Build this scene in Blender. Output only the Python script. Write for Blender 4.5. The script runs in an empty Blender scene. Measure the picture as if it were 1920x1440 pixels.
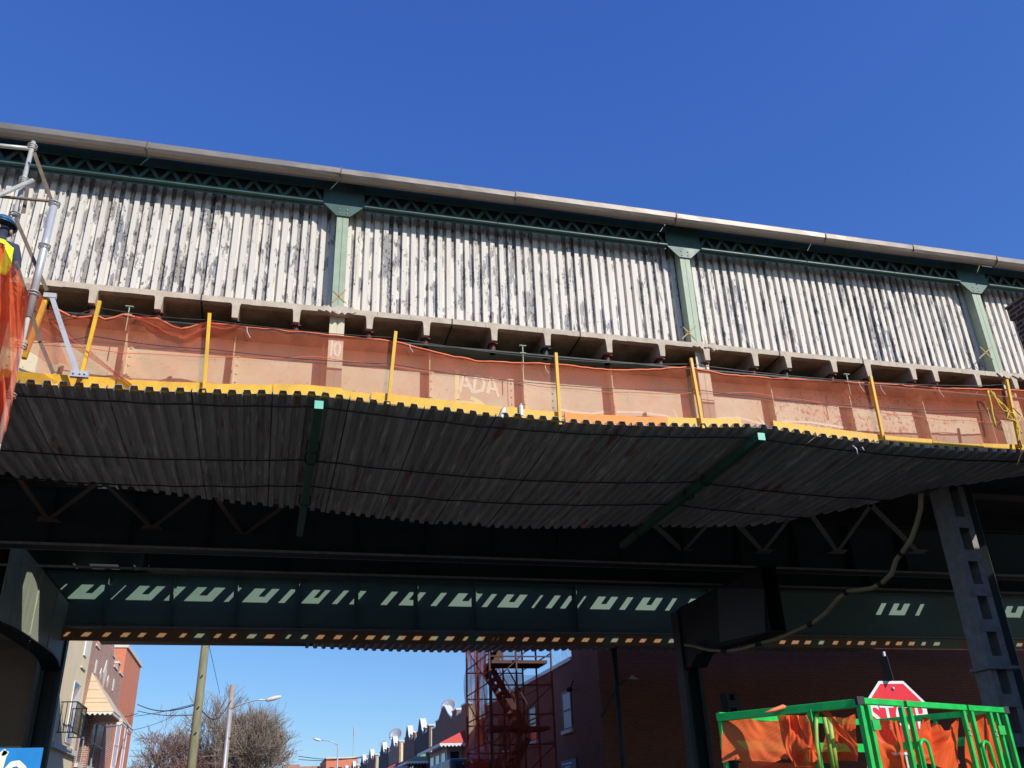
import bpy, math, random
from mathutils import Vector, Matrix, noise
random.seed(7)
S = bpy.context.scene
COL = S.collection

# ------------------------------------------------------------------ camera
CAM = Vector((0, 0, 1.6)); FPX = 1680.0
RM = Matrix(((0.96804, 0.07862, 0.23815), (-0.24832, 0.43357, 0.86623), (-0.03515, -0.89768, 0.43924)))
cd = bpy.data.cameras.new('camera'); cam = bpy.data.objects.new('camera', cd); COL.objects.link(cam)
right = RM @ Vector((1, 0, 0)); back = -(RM @ Vector((0, 0, 1))); back.normalize()
right = (right - back * right.dot(back)).normalized(); up = back.cross(right)
cam.matrix_world = Matrix(((right.x, up.x, back.x, CAM.x), (right.y, up.y, back.y, CAM.y), (right.z, up.z, back.z, CAM.z), (0, 0, 0, 1)))
cd.sensor_width = 36; cd.lens = FPX / 1920 * 36; cd.clip_end = 3000; cd.clip_start = .05
S.camera = cam

# ------------------------------------------------------------------ light
SUN = Vector((-.62, 1, -.75))          # the way the sunlight travels
sl = bpy.data.lights.new('sun', 'SUN'); sl.energy = 4.3; sl.angle = math.radians(.5); sl.color = (1, .95, .87)
so = bpy.data.objects.new('sun', sl); COL.objects.link(so); so.rotation_euler = SUN.to_track_quat('-Z', 'Y').to_euler(); so.location = (20, -30, 40)
W = bpy.data.worlds.new('World'); S.world = W; W.use_nodes = True
wn = W.node_tree; sky = wn.nodes.new('ShaderNodeTexSky'); sky.sky_type = 'NISHITA'; sky.sun_disc = False
sky.sun_elevation = math.atan2(.75, math.hypot(.62, 1)); sky.sun_rotation = math.atan2(.62, -1)
sky.altitude = 0; sky.air_density = 1.0; sky.dust_density = .3; sky.ozone_density = 4.5
sp = wn.nodes.new('ShaderNodeSeparateColor'); cm = wn.nodes.new('ShaderNodeCombineColor'); wn.links.new(sky.outputs[0], sp.inputs[0])
for i, (gm, kk) in enumerate(((1.03, .62), (.90, .95), (.54, 2.47))):      # deep, clear winter blue
    pw = wn.nodes.new('ShaderNodeMath'); pw.operation = 'POWER'; pw.inputs[1].default_value = gm; ml = wn.nodes.new('ShaderNodeMath'); ml.operation = 'MULTIPLY'; ml.inputs[1].default_value = kk
    wn.links.new(sp.outputs[i], pw.inputs[0]); wn.links.new(pw.outputs[0], ml.inputs[0]); wn.links.new(ml.outputs[0], cm.inputs[i])
wn.links.new(cm.outputs[0], wn.nodes['Background'].inputs[0]); wn.nodes['Background'].inputs[1].default_value = .13
S.view_settings.view_transform = 'Standard'; S.view_settings.look = 'None'
S.view_settings.exposure = 0.0; S.view_settings.gamma = 1

def at(u, v, X=None, Y=None, Z=None):
    "the point of the plane X=, Y= or Z= that stands in direction (u, v)"
    r = RM @ Vector((u - 960, v - 720, FPX))
    t = (X - CAM.x) / r.x if X is not None else (Y - CAM.y) / r.y if Y is not None else (Z - CAM.z) / r.z
    return CAM + r * t

# ------------------------------------------------------------------ helpers
def sm(t, a, b):
    t = max(0., min(1., (t - a) / (b - a))); return t * t * (3 - 2 * t)
def tag(o, label=None, cat=None, group=None, kind=None):
    if label: o['label'] = label
    if cat: o['category'] = cat
    if group: o['group'] = group
    if kind: o['kind'] = kind
    return o
def thing(name, label, cat, loc=(0, 0, 0), group=None):
    o = bpy.data.objects.new(name, None); COL.objects.link(o); o.location = loc; o.empty_display_size = .3
    return tag(o, label, cat, group)
def origin(o):
    v = Vector((0, 0, 0))
    while o: v += o.location; o = o.parent
    return v

class MB:
    def __init__(s): s.v = []; s.f = []
    def add(s, vs, fs):
        n = len(s.v); s.v += [tuple(p) for p in vs]; s.f += [tuple(i + n for i in f) for f in fs]; return s
    def box(s, x0, x1, y0, y1, z0, z1):
        if x0 > x1: x0, x1 = x1, x0
        if y0 > y1: y0, y1 = y1, y0
        if z0 > z1: z0, z1 = z1, z0
        return s.add([(x0, y0, z0), (x1, y0, z0), (x1, y1, z0), (x0, y1, z0), (x0, y0, z1), (x1, y0, z1), (x1, y1, z1), (x0, y1, z1)],
                     [(0, 3, 2, 1), (4, 5, 6, 7), (0, 1, 5, 4), (1, 2, 6, 5), (2, 3, 7, 6), (3, 0, 4, 7)])
    def bar(s, p, q, w, h, side=(0, 0, 1)):
        "rectangular bar from p to q; h along side, w across"
        p = Vector(p); q = Vector(q); d = (q - p).normalized(); u = Vector(side); u = u - d * u.dot(d)
        if u.length < 1e-4: u = Vector((1, 0, 0)) - d * d.x
        u.normalize(); r = d.cross(u); vs = []
        for c in (p, q):
            for a, b in ((-1, -1), (1, -1), (1, 1), (-1, 1)): vs.append(c + r * a * w / 2 + u * b * h / 2)
        return s.add(vs, [(0, 1, 2, 3), (7, 6, 5, 4), (0, 4, 5, 1), (1, 5, 6, 2), (2, 6, 7, 3), (3, 7, 4, 0)])
    def tube(s, pts, r, n=8, caps=True):
        pts = [Vector(p) for p in pts]; vs = []; fs = []
        u = None
        for i, p in enumerate(pts):
            d = (pts[min(i + 1, len(pts) - 1)] - pts[max(i - 1, 0)]).normalized()
            if u is None:
                u = Vector((0, 0, 1)) if abs(d.z) < .9 else Vector((1, 0, 0))
            u = (u - d * u.dot(d)).normalized(); w = d.cross(u)
            rr = r[i] if isinstance(r, (list, tuple)) else r
            for k in range(n):
                a = 2 * math.pi * k / n; vs.append(p + (u * math.cos(a) + w * math.sin(a)) * rr)
        for i in range(len(pts) - 1):
            for k in range(n):
                k2 = (k + 1) % n; fs.append((i * n + k, i * n + k2, (i + 1) * n + k2, (i + 1) * n + k))
        if caps: fs.append(tuple(range(n))[::-1]); fs.append(tuple((len(pts) - 1) * n + k for k in range(n)))
        return s.add(vs, fs)
    def prism(s, pts, d):
        "closed polygon pts (3D) pushed by vector d"
        d = Vector(d); n = len(pts); a = [Vector(p) for p in pts]
        return s.add(a + [p + d for p in a], [tuple(range(n))[::-1], tuple(range(n, 2 * n))] + [(i, (i + 1) % n, n + (i + 1) % n, n + i) for i in range(n)])
    def sphere(s, c, rx, ry=None, rz=None, n=10, m=6):
        ry = ry or rx; rz = rz or rx; c = Vector(c); vs = []; fs = []
        for j in range(m + 1):
            t = math.pi * j / m
            for k in range(n):
                a = 2 * math.pi * k / n; vs.append(c + Vector((rx * math.sin(t) * math.cos(a), ry * math.sin(t) * math.sin(a), rz * math.cos(t))))
        for j in range(m):
            for k in range(n): k2 = (k + 1) % n; fs.append((j * n + k, j * n + k2, (j + 1) * n + k2, (j + 1) * n + k))
        return s.add(vs, fs)
    def sheet(s, fn, nu, nv):
        vs = [fn(i / nu, j / nv) for j in range(nv + 1) for i in range(nu + 1)]
        return s.add(vs, [(j * (nu + 1) + i, j * (nu + 1) + i + 1, (j + 1) * (nu + 1) + i + 1, (j + 1) * (nu + 1) + i) for j in range(nv) for i in range(nu)])
    def build(s, name, mat, parent=None, smooth=False, thick=0, bev=0):
        o3 = origin(parent) if parent else Vector((0, 0, 0))
        me = bpy.data.meshes.new(name); me.from_pydata([(x - o3.x, y - o3.y, z - o3.z) for x, y, z in s.v], [], s.f); me.update()
        me.materials.append(mat)
        if smooth: me.polygons.foreach_set('use_smooth', [True] * len(me.polygons))
        o = bpy.data.objects.new(name, me); COL.objects.link(o); o.parent = parent
        if thick: m = o.modifiers.new('thickness', 'SOLIDIFY'); m.thickness = thick; m.offset = 0
        if bev: m = o.modifiers.new('edge', 'BEVEL'); m.width = bev; m.segments = 2; m.limit_method = 'ANGLE'
        return o

def text_mesh(name, txt, size, mat, parent, mw, ext=.001, sx=1):
    c = bpy.data.curves.new('lettering', 'FONT'); c.body = txt; c.size = size; c.align_x = 'CENTER'; c.align_y = 'CENTER'; c.extrude = ext
    c.offset = size * .012
    o = bpy.data.objects.new('lettering', c); COL.objects.link(o); dg = bpy.context.evaluated_depsgraph_get()
    me = bpy.data.meshes.new_from_object(o.evaluated_get(dg)); bpy.data.objects.remove(o); bpy.data.curves.remove(c)
    me.transform(Matrix.Scale(sx, 4, (1, 0, 0))); me.transform(mw); me.transform(Matrix.Translation(-origin(parent)))
    me.name = name; me.materials.clear(); me.materials.append(mat)
    o = bpy.data.objects.new(name, me); COL.objects.link(o); o.parent = parent; return o

# ------------------------------------------------------------------ materials
class NT:
    def __init__(s, name):
        s.m = bpy.data.materials.new(name); s.m.use_nodes = True; s.t = s.m.node_tree
        s.b = s.t.nodes['Principled BSDF']; s.out = s.t.nodes['Material Output']
        s.g = s.t.nodes.new('ShaderNodeNewGeometry')
    def n(s, ty, **k):
        x = s.t.nodes.new(ty)
        for a, b in k.items(): setattr(x, a, b)
        return x
    def l(s, a, b): s.t.links.new(a, b)
    def pos(s, sx=1, sy=1, sz=1):
        x = s.n('ShaderNodeVectorMath', operation='MULTIPLY'); s.l(s.g.outputs['Position'], x.inputs[0]); x.inputs[1].default_value = (sx, sy, sz); return x.outputs[0]
    def noise(s, v, sc, det=4, rough=.55, dist=0):
        x = s.n('ShaderNodeTexNoise'); s.l(v, x.inputs['Vector']); x.inputs['Scale'].default_value = sc; x.inputs['Detail'].default_value = det
        x.inputs['Roughness'].default_value = rough; x.inputs['Distortion'].default_value = dist; return x.outputs[0]
    def ramp(s, f, a, b, lo=0., hi=1.):
        x = s.n('ShaderNodeMapRange'); s.l(f, x.inputs[0])
        for i, q in enumerate((a, b, lo, hi)): x.inputs[i + 1].default_value = q
        return x.outputs[0]
    def mix(s, f, a, b, mode='MIX'):
        x = s.n('ShaderNodeMix', data_type='RGBA', blend_type=mode)
        for sock, q in ((0, f), (6, a), (7, b)):
            if isinstance(q, (int, float)): x.inputs[sock].default_value = q
            elif isinstance(q, tuple): x.inputs[sock].default_value = (*q, 1)
            else: s.l(q, x.inputs[sock])
        return x.outputs[2]
    def math(s, op, a, b=0.):
        x = s.n('ShaderNodeMath', operation=op)
        for i, q in enumerate((a, b)):
            if isinstance(q, (int, float)): x.inputs[i].default_value = q
            else: s.l(q, x.inputs[i])
        return x.outputs[0]
    def sep(s):
        x = s.n('ShaderNodeSeparateXYZ'); s.l(s.g.outputs['Position'], x.inputs[0]); return x.outputs
    def bump(s, h, st=.3, d=.01):
        x = s.n('ShaderNodeBump'); x.inputs['Strength'].default_value = st; x.inputs['Distance'].default_value = d
        s.l(h, x.inputs['Height']); s.l(x.outputs[0], s.b.inputs['Normal'])
    def done(s, c, rough=.6, metal=0.):
        if isinstance(c, tuple): s.b.inputs['Base Color'].default_value = (*c, 1)
        else: s.l(c, s.b.inputs['Base Color'])
        if isinstance(rough, (int, float)): s.b.inputs['Roughness'].default_value = rough
        else: s.l(rough, s.b.inputs['Roughness'])
        s.b.inputs['Metallic'].default_value = metal
        return s.m

def worn(name, c, var=.25, sc=3., rough=.6, metal=0., rust=None, ramt=.62, stretch=(1, 1, 1), bump=.2, dirt=(.6, .6, .6)):
    k = NT(name); p = k.pos(*stretch)
    a = k.noise(p, sc, 6, .6); b = k.noise(p, sc * 9, 4, .6)
    col = k.mix(k.ramp(a, .3, .72, 0, 1), tuple(x * (1 - var) for x in c), tuple(min(1, x * (1 + var * .6)) for x in c))
    col = k.mix(k.ramp(b, .45, .7, 0, var * 1.4), col, dirt, 'MULTIPLY')
    if rust: col = k.mix(k.ramp(k.noise(p, sc * 1.7, 8, .7, .4), ramt, ramt + .05, 0, .9), col, rust)
    k.bump(b, bump, .004)
    return k.done(col, k.ramp(a, .2, .8, rough - .1, rough + .12), metal)

def brick(name, c1, c2, mortar, sc=1., bw=.21, bh=.068, ms=.010, var=.3, bump=.5):
    k = NT(name); x, y, z = k.sep(); cb = k.n('ShaderNodeCombineXYZ'); k.l(k.math('ADD', x, y), cb.inputs[0]); k.l(z, cb.inputs[1])
    t = k.n('ShaderNodeTexBrick'); k.l(cb.outputs[0], t.inputs['Vector'])
    for q, v in (('Color1', (*c1, 1)), ('Color2', (*c2, 1)), ('Mortar', (*mortar, 1)), ('Scale', 1), ('Mortar Size', ms), ('Brick Width', bw * sc), ('Row Height', bh * sc), ('Mortar Smooth', .1), ('Bias', 0)):
        t.inputs[q].default_value = v
    p = k.pos(); n = k.noise(p, 1.3, 6, .65); col = k.mix(k.ramp(n, .3, .75, 0, var), t.outputs['Color'], (.35, .33, .32), 'MULTIPLY')
    f = k.noise(p, 40, 3); col = k.mix(k.ramp(f, .3, .8, 0, .3), col, (.5, .45, .4), 'MULTIPLY')
    k.bump(k.math('SUBTRACT', k.math('MULTIPLY', f, .3), t.outputs['Fac']), bump, .008)
    return k.done(col, .85)

def net_mat(name, c, cover=.55, cvar=.12, sc=3., trl=.38):
    k = NT(name); p = k.pos()
    d = k.n('ShaderNodeBsdfDiffuse'); tr = k.n('ShaderNodeBsdfTranslucent'); tp = k.n('ShaderNodeBsdfTransparent')
    n = k.noise(p, sc, 5, .6); col = k.mix(k.ramp(n, .3, .7), tuple(x * .82 for x in c), c)
    k.l(col, d.inputs[0]); k.l(col, tr.inputs[0])
    m1 = k.n('ShaderNodeMixShader'); m1.inputs[0].default_value = trl; k.l(d.outputs[0], m1.inputs[1]); k.l(tr.outputs[0], m1.inputs[2])
    m2 = k.n('ShaderNodeMixShader'); k.l(tp.outputs[0], m2.inputs[1]); k.l(m1.outputs[0], m2.inputs[2])
    # fine knitted cells: rows and threads of the mesh
    x, y, z = k.sep(); w = k.math('MULTIPLY', k.math('SINE', k.math('MULTIPLY', z, 300.)), k.math('SINE', k.math('MULTIPLY', k.math('ADD', x, y), 330.)))
    cov = k.math('ADD', k.ramp(n, .25, .75, cover - cvar, cover + cvar), k.math('MULTIPLY', w, .16))
    k.l(cov, m2.inputs[0]); k.l(m2.outputs[0], k.out.inputs[0]); k.t.nodes.remove(k.b); return k.m

def peel_mat():
    "white paint flaking off grey undercoat on ribbed metal"
    k = NT('flaking_white_paint'); x, y, z = k.sep()
    rib = k.math('FLOOR', k.math('DIVIDE', k.math('ADD', x, 60.02), .1372))
    wn_ = k.n('ShaderNodeTexWhiteNoise', noise_dimensions='1D'); k.l(rib, wn_.inputs['W']); rr = wn_.outputs[0]
    valley = k.ramp(y, 11.2, 11.235, -.035, .075)
    big = k.noise(k.pos(3.4, 1, .35), 1.4, 2, .5)
    edge = k.noise(k.pos(2.0, 1, .6), 4.6, 7, .62, .3)
    f = k.math('ADD', k.ramp(x, -3.5, 3., .010, 0.), k.math('ADD', k.math('ADD', k.math('ADD', k.math('MULTIPLY', edge, .75), k.math('MULTIPLY', big, .42)), valley), k.math('MULTIPLY', rr, .10)))
    m1 = k.ramp(f, .684, .692)
    fl = k.noise(k.pos(1, 1, .45), 26., 5, .7, .6)
    g = k.math('ADD', k.math('MULTIPLY', fl, .8), k.math('MULTIPLY', f, .35))
    m2 = k.ramp(g, .714, .728)
    tint = k.noise(k.pos(6, 1, .4), 2.2, 4, .6); runs = k.ramp(k.noise(k.pos(9, 1, .25), 2.0, 5, .65), .60, .70, 0, .55)
    white = k.mix(k.ramp(tint, .3, .7), (.74, .69, .61), (.66, .60, .52))
    grey = k.mix(k.ramp(tint, .35, .65), (.30, .295, .30), (.34, .30, .26))
    dark = k.mix(k.ramp(fl, .6, .75), (.05, .042, .042), (.22, .11, .06))
    col = k.mix(m1, white, grey); col = k.mix(m2, col, dark); col = k.mix(runs, col, (.55, .40, .28), 'MULTIPLY')
    k.bump(k.math('SUBTRACT', 1., k.math('ADD', k.math('MULTIPLY', m1, .7), m2)), .5, .003)
    return k.done(col, .62)

def corr_mat():
    "weathered galvanised decking: streaks run along each rib"
    k = NT('galvanised_decking'); p = k.pos(7, .35, 1); a = k.noise(p, 1.5, 6, .68); b = k.noise(k.pos(14, .7, 1), 1.7, 5, .65)
    col = k.mix(k.ramp(a, .35, .68), (.38, .365, .35), (.62, .58, .54)); col = k.mix(k.ramp(b, .56, .64, 0, .8), col, (.95, .88, .78)); col = k.mix(k.ramp(k.noise(k.pos(10, .5, 1), 1.3, 5, .6), .58, .70, 0, .7), col, (.15, .14, .135))
    col = k.mix(k.ramp(k.noise(k.pos(5, .6, 1), 1.1, 6, .7, .3), .60, .65, 0, .8), col, (.40, .13, .055))
    oi = k.n('ShaderNodeObjectInfo'); col = k.mix(k.ramp(oi.outputs['Random'], 0, 1, 0, .55), col, (.62, .60, .60), 'MULTIPLY')
    return k.done(col, .7, 0)

def girder_mat():
    k = NT('cream_girder_paint'); p = k.pos()
    a = k.noise(p, 2., 5, .6); b = k.noise(k.pos(1, 1, .7), 34, 5, .7)
    col = k.mix(k.ramp(a, .35, .65), (.62, .56, .37), (.72, .65, .46))
    col = k.mix(k.ramp(b, .62, .68, 0, .8), col, (.20, .11, .06))
    # primer showing through towards the east end
    x, y, z = k.sep(); area = k.ramp(x, 6.6, 7.8, 0, .10); area2 = k.ramp(x, 9.5, 11.2, 0, .09)
    c = k.math('ADD', k.noise(k.pos(1, 1, .8), 17, 7, .72), k.math('SUBTRACT', area, area2))
    col = k.mix(k.ramp(c, .63, .67, 0, .85), col, (.42, .13, .09))
    k.bump(b, .25, .003); return k.done(col, .6)

M = {}
M['peel'] = peel_mat(); M['deck'] = corr_mat(); M['girder'] = girder_mat()
M['green'] = worn('dark_green_steel_paint', (.048, .12, .105), .25, 4, .5)
M['post'] = worn('pale_green_steel_paint', (.36, .44, .31), .18, 6, .55, rust=(.3, .17, .07), ramt=.72)
M['under'] = worn('shade_dark_sooty_green', (.03, .045, .045), .4, 2.5, .6, rust=(.07, .032, .02), ramt=.6)  # sooty green steel, base also darkened to stand in for the shade below
M['shadesteel'] = worn('shade_black_steel', (.016, .022, .024), .4, 3, .7)  # steel colour blackened to stand in for deep shade
M['webfar'] = worn('mint_steel_paint', (.13, .215, .17), .10, 3, .6, rust=(.1, .07, .05), ramt=.73)
M['plate'] = worn('pale_olive_steel_paint', (.38, .42, .31), .2, 2, .6, rust=(.3, .22, .12), ramt=.68, stretch=(3, 3, .6))
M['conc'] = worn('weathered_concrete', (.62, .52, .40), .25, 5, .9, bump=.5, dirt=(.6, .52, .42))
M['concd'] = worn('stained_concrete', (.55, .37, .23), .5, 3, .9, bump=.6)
M['gutter'] = worn('dull_aluminium_fascia', (.30, .255, .215), .18, 1.2, .40, .25, stretch=(1, 1, 3), bump=.1)
M['yellow'] = worn('yellow_paint', (.85, .48, .03), .22, 6, .55, rust=(.62, .42, .16), ramt=.60, stretch=(1, 1, .6))
M['orangewood'] = worn('yellow_board_under_net', (.85, .30, .03), .15, 5, .6)
M['net'] = net_mat('orange_debris_net', (.76, .20, .10), .43, .09, 2.6)
M['netd'] = net_mat('heavy_orange_net', (.98, .155, .045), .92, .07, 5., .22)
M['nets'] = net_mat('sheer_orange_net', (.95, .19, .075), .74, .16, 4., .4)
M['netp'] = net_mat('pale_orange_net', (.98, .19, .06), .93, .05, 5., .15)
M['netr'] = net_mat('red_scaffold_net', (.62, .075, .035), .36, .14, 1.1)
M['cord'] = worn('orange_cord', (.95, .22, .08), .1, 5, .6)
M['cable'] = worn('wire_rope', (.10, .095, .09), .3, 30, .5, .6)
M['black'] = worn('black_rubber', (.02, .02, .022), .2, 10, .6)
M['galv'] = worn('galvanised_tube', (.56, .54, .49), .18, 9, .45, .2)
M['shiny'] = worn('bright_galvanised_tube', (.62, .63, .64), .08, 6, .35, .35)
M['dkred'] = worn('red_brown_scaffold_steel', (.11, .045, .035), .3, 8, .7)
M['brown'] = worn('brown_brace_steel', (.20, .145, .10), .3, 8, .6, .2)
M['mint'] = worn('mint_end_cap', (.20, .62, .46), .1, 10, .5)
M['beam'] = worn('green_square_tube', (.05, .17, .10), .3, 5, .5)
M['spray'] = worn('pale_yellow_spray_paint', (.98, .93, .50), .1, 30, .7)
M['sprayw'] = worn('white_spray_paint', (.97, .93, .72), .1, 30, .7)
M['sprayo'] = worn('orange_spray_paint', (.50, .32, .10), .2, 30, .7)
M['lift'] = worn('bright_green_paint', (.008, .56, .08), .28, 9, .42, rust=(.32, .55, .30), ramt=.64)
M['red'] = worn('sign_red', (.80, .014, .035), .06, 3, .35)
M['white'] = worn('sign_white', (.80, .79, .77), .06, 4, .5)
M['blue'] = worn('sign_blue', (.02, .25, .62), .12, 5, .4, rust=(.35, .3, .25), ramt=.73)
M['asphalt'] = worn('asphalt', (.05, .047, .043), .3, 2, .9)
M['walk'] = worn('sidewalk_concrete', (.22, .21, .19), .25, 1.5, .9)
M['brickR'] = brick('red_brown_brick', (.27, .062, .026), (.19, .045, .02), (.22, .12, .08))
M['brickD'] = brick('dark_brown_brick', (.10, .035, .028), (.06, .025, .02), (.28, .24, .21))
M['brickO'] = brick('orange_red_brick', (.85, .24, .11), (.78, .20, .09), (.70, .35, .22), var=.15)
M['brickB'] = brick('brown_variegated_brick', (.55, .23, .16), (.34, .13, .10), (.75, .60, .45))
M['brickP'] = brick('purple_brown_brick', (.36, .16, .10), (.25, .10, .07), (.40, .28, .20))
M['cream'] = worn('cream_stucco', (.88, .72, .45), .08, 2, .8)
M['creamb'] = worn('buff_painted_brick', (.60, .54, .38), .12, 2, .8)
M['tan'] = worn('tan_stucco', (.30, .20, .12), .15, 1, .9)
M['stone'] = worn('pale_limestone', (.72, .68, .58), .1, 4, .7)
M['glass'] = worn('dark_window_glass', (.03, .045, .07), .2, 1, .08, bump=0)
M['curtain'] = worn('pale_blind', (.60, .64, .70), .1, 4, .6)
M['awnT'] = worn('tan_awning_slats', (.72, .54, .34), .08, 3, .55)
M['awnR'] = worn('red_awning', (.62, .05, .035), .08, 3, .55)
M['awnG'] = worn('green_awning', (.16, .32, .18), .08, 3, .55)
M['iron'] = worn('black_iron', (.02, .02, .022), .2, 10, .5, .3)
M['wood'] = worn('grey_green_pole_wood', (.27, .255, .15), .3, 3, .85, stretch=(4, 4, .5))
M['wood2'] = worn('pale_pole_wood', (.42, .33, .25), .25, 3, .85, stretch=(4, 4, .5))
M['bark'] = worn('grey_brown_bark', (.30, .235, .18), .3, 4, .9)
M['bark2'] = worn('reddish_twigs', (.27, .16, .125), .3, 4, .9)
M['hose'] = worn('khaki_hose', (.52, .40, .20), .2, 3, .6)
M['colm'] = worn('grey_lattice_column_paint', (.33, .30, .265), .3, 7, .7, rust=(.12, .11, .10), ramt=.66)
M['rust'] = worn('red_lead_pipe', (.16, .05, .035), .3, 8, .7)
M['hiv'] = worn('hi_vis_yellow', (.72, .88, .02), .06, 5, .7)
M['hivo'] = worn('hi_vis_orange', (.9, .22, .04), .06, 5, .7)
M['hat'] = worn('blue_hard_hat', (.03, .12, .28), .1, 5, .35)
M['skin'] = worn('skin', (.42, .24, .16), .08, 10, .6)
M['denim'] = worn('dark_denim', (.04, .05, .09), .2, 20, .85)
M['lime'] = worn('lime_hose', (.40, .55, .10), .15, 8, .5)
M['rope'] = worn('yellow_rope', (.78, .58, .06), .2, 20, .7)
M['lampw'] = worn('white_lamp_shade', (.75, .73, .66), .1, 8, .5)
M['steelg'] = worn('light_grey_steel', (.55, .57, .58), .12, 5, .45, .3)
M['van'] = worn('dark_teal_paint', (.03, .07, .075), .1, 3, .3)

def mottled():
    k = NT('patchwork_board_paint'); n = k.n('ShaderNodeTexWhiteNoise', noise_dimensions='1D'); x, y, z = k.sep()
    k.l(k.math('FLOOR', k.math('DIVIDE', k.math('ADD', x, 50.), .47)), n.inputs['W'])
    col = k.mix(k.ramp(n.outputs[0], .62, .66), (.30, .15, .06), (.19, .23, .15))
    col = k.mix(k.ramp(k.noise(k.pos(), 18, 5, .6), .5, .62, 0, .6), col, (.30, .22, .12)); return k.done(col, .7)
M['mottle'] = mottled()

# ================================================================== the setting
g = MB(); g.add([(-600, -300, 0), (600, -300, 0), (600, 1500, 0), (-600, 1500, 0)], [(0, 1, 2, 3)])
tag(g.build('ground', M['asphalt']), kind='structure')
g = MB(); g.box(5.2, 8.9, 28, 200, .02, .15); g.box(-5.9, -2.2, 28, 200, .02, .15); g.box(-40, -2.2, 26, 28, .02, .15); g.box(5.2, 8.9, 24, 28, .02, .15)
tag(g.build('sidewalk', M['walk']), kind='structure')

# ================================================================== station platform: fascia, canopy posts, ribbed wall, slab
SP = thing('station_platform', 'elevated station platform with flaking white ribbed windscreen, green canopy posts and grey roof fascia', 'station platform', (0, 11.2, 8.0))
POSTX = [-10.36, -4.91, .54, 6.0, 11.58, 17.1, 22.6]
XL, XR = -14., 26.
PER = .1372
def ribbed(x0, x1, yf, z0, z1, dep):
    "trapezoid ribs standing toward -Y"
    m = MB(); pts = []; x = x0
    while x < x1:
        jj = random.uniform(-.007, .007); dd_ = random.uniform(-.004, .003)
        for a, yy in ((0, dep), (.054 + jj, dep), (.063 + jj, dd_), (.129 + jj * .5, dd_)):
            if x + a < x1: pts.append((x + a, yf + yy + .0025 * noise.noise((x * 3, a, 1))))
        x += PER
    pts.append((x1, yf + dep)); vs = []; nz = 1
    for j in range(nz + 1):
        for (a, b) in pts: vs.append((a, b, z0 + (z1 - z0) * j / nz))
    n = len(pts); m.add(vs, [(j * n + i, j * n + i + 1, (j + 1) * n + i + 1, (j + 1) * n + i) for j in range(nz) for i in range(n - 1)]); return m
for a, b in zip(POSTX[:-1], POSTX[1:]):
    ribbed(a + .02, b - .02, 11.19, 7.95, 10.06, .045).build('windscreen_panel', M['peel'], SP, thick=.003)
for i, x in enumerate(POSTX):
    m = MB(); m.box(x - .085, x - .003, 10.99, 11.17, 8.06, 10.3); m.box(x + .003, x + .085, 10.99, 11.17, 8.06, 10.3); m.box(x - .004, x + .004, 11.0, 11.16, 8.06, 10.3)
    p = m.build('canopy_post', M['post'], SP)
    # base of the post carried down in front of the girder
    m = MB(); m.box(x - .10, x - .003, 10.90, 10.925, 6.62, 7.96); m.box(x + .003, x + .10, 10.90, 10.925, 6.62, 7.96); m.box(x - .004, x + .004, 10.905, 10.925, 6.62, 7.96)
    m.build('post_base', M['girder'], SP)
    m = MB(); y = 10.965
    m.prism([(x - .30, y, 10.42), (x - .30, y, 9.90), (x - .10, y, 9.70), (x + .10, y, 9.70), (x + .30, y, 9.90), (x + .30, y, 10.42)], (0, .02, 0))
    gp = m.build('gusset_plate', M['green'], SP)
    m = MB()
    for dx in (-.055, .055):
        for dz in (9.74, 9.81): m.sphere((x + dx, y - .004, dz), .012, .008, .012, 8, 4)
    m.build('rivets', M['post'], gp, smooth=True)
# lattice trusses between posts
for a, b in zip(POSTX[:-1], POSTX[1:]):
    x0, x1 = a + .30, b - .30; m = MB(); y = 10.99
    m.box(x0, x1, 10.93, 11.0, 9.885, 9.902); m.box(x0, x1, 10.985, 11.0, 9.902, 9.965); m.box(x0, x1, 11.0, 11.012, 9.85, 9.884)
    m.box(x0, x1, 10.985, 11.0, 10.165, 10.42)
    n = 17; w = (x1 - x0) / n
    for k in range(n):
        xa = x0 + k * w
        m.bar((xa, 11.006, 9.95), (xa + w / 2, 11.006, 10.175), .05, .008, (0, 1, 0)); m.bar((xa + w / 2, 11.016, 10.175), (xa + w, 11.016, 9.95), .05, .008, (0, 1, 0))
    m.build('lattice_truss', M['green'], SP)
m = MB(); m.box(XL, XR, 11.3, 11.33, 9.9, 10.5); m.box(XL, XR, 11.06, 11.08, 10.03, 10.42); m.build('eave_dark_backing', M['black'], SP)  # black backing stands in for the dark under the eave behind the lattice
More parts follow.
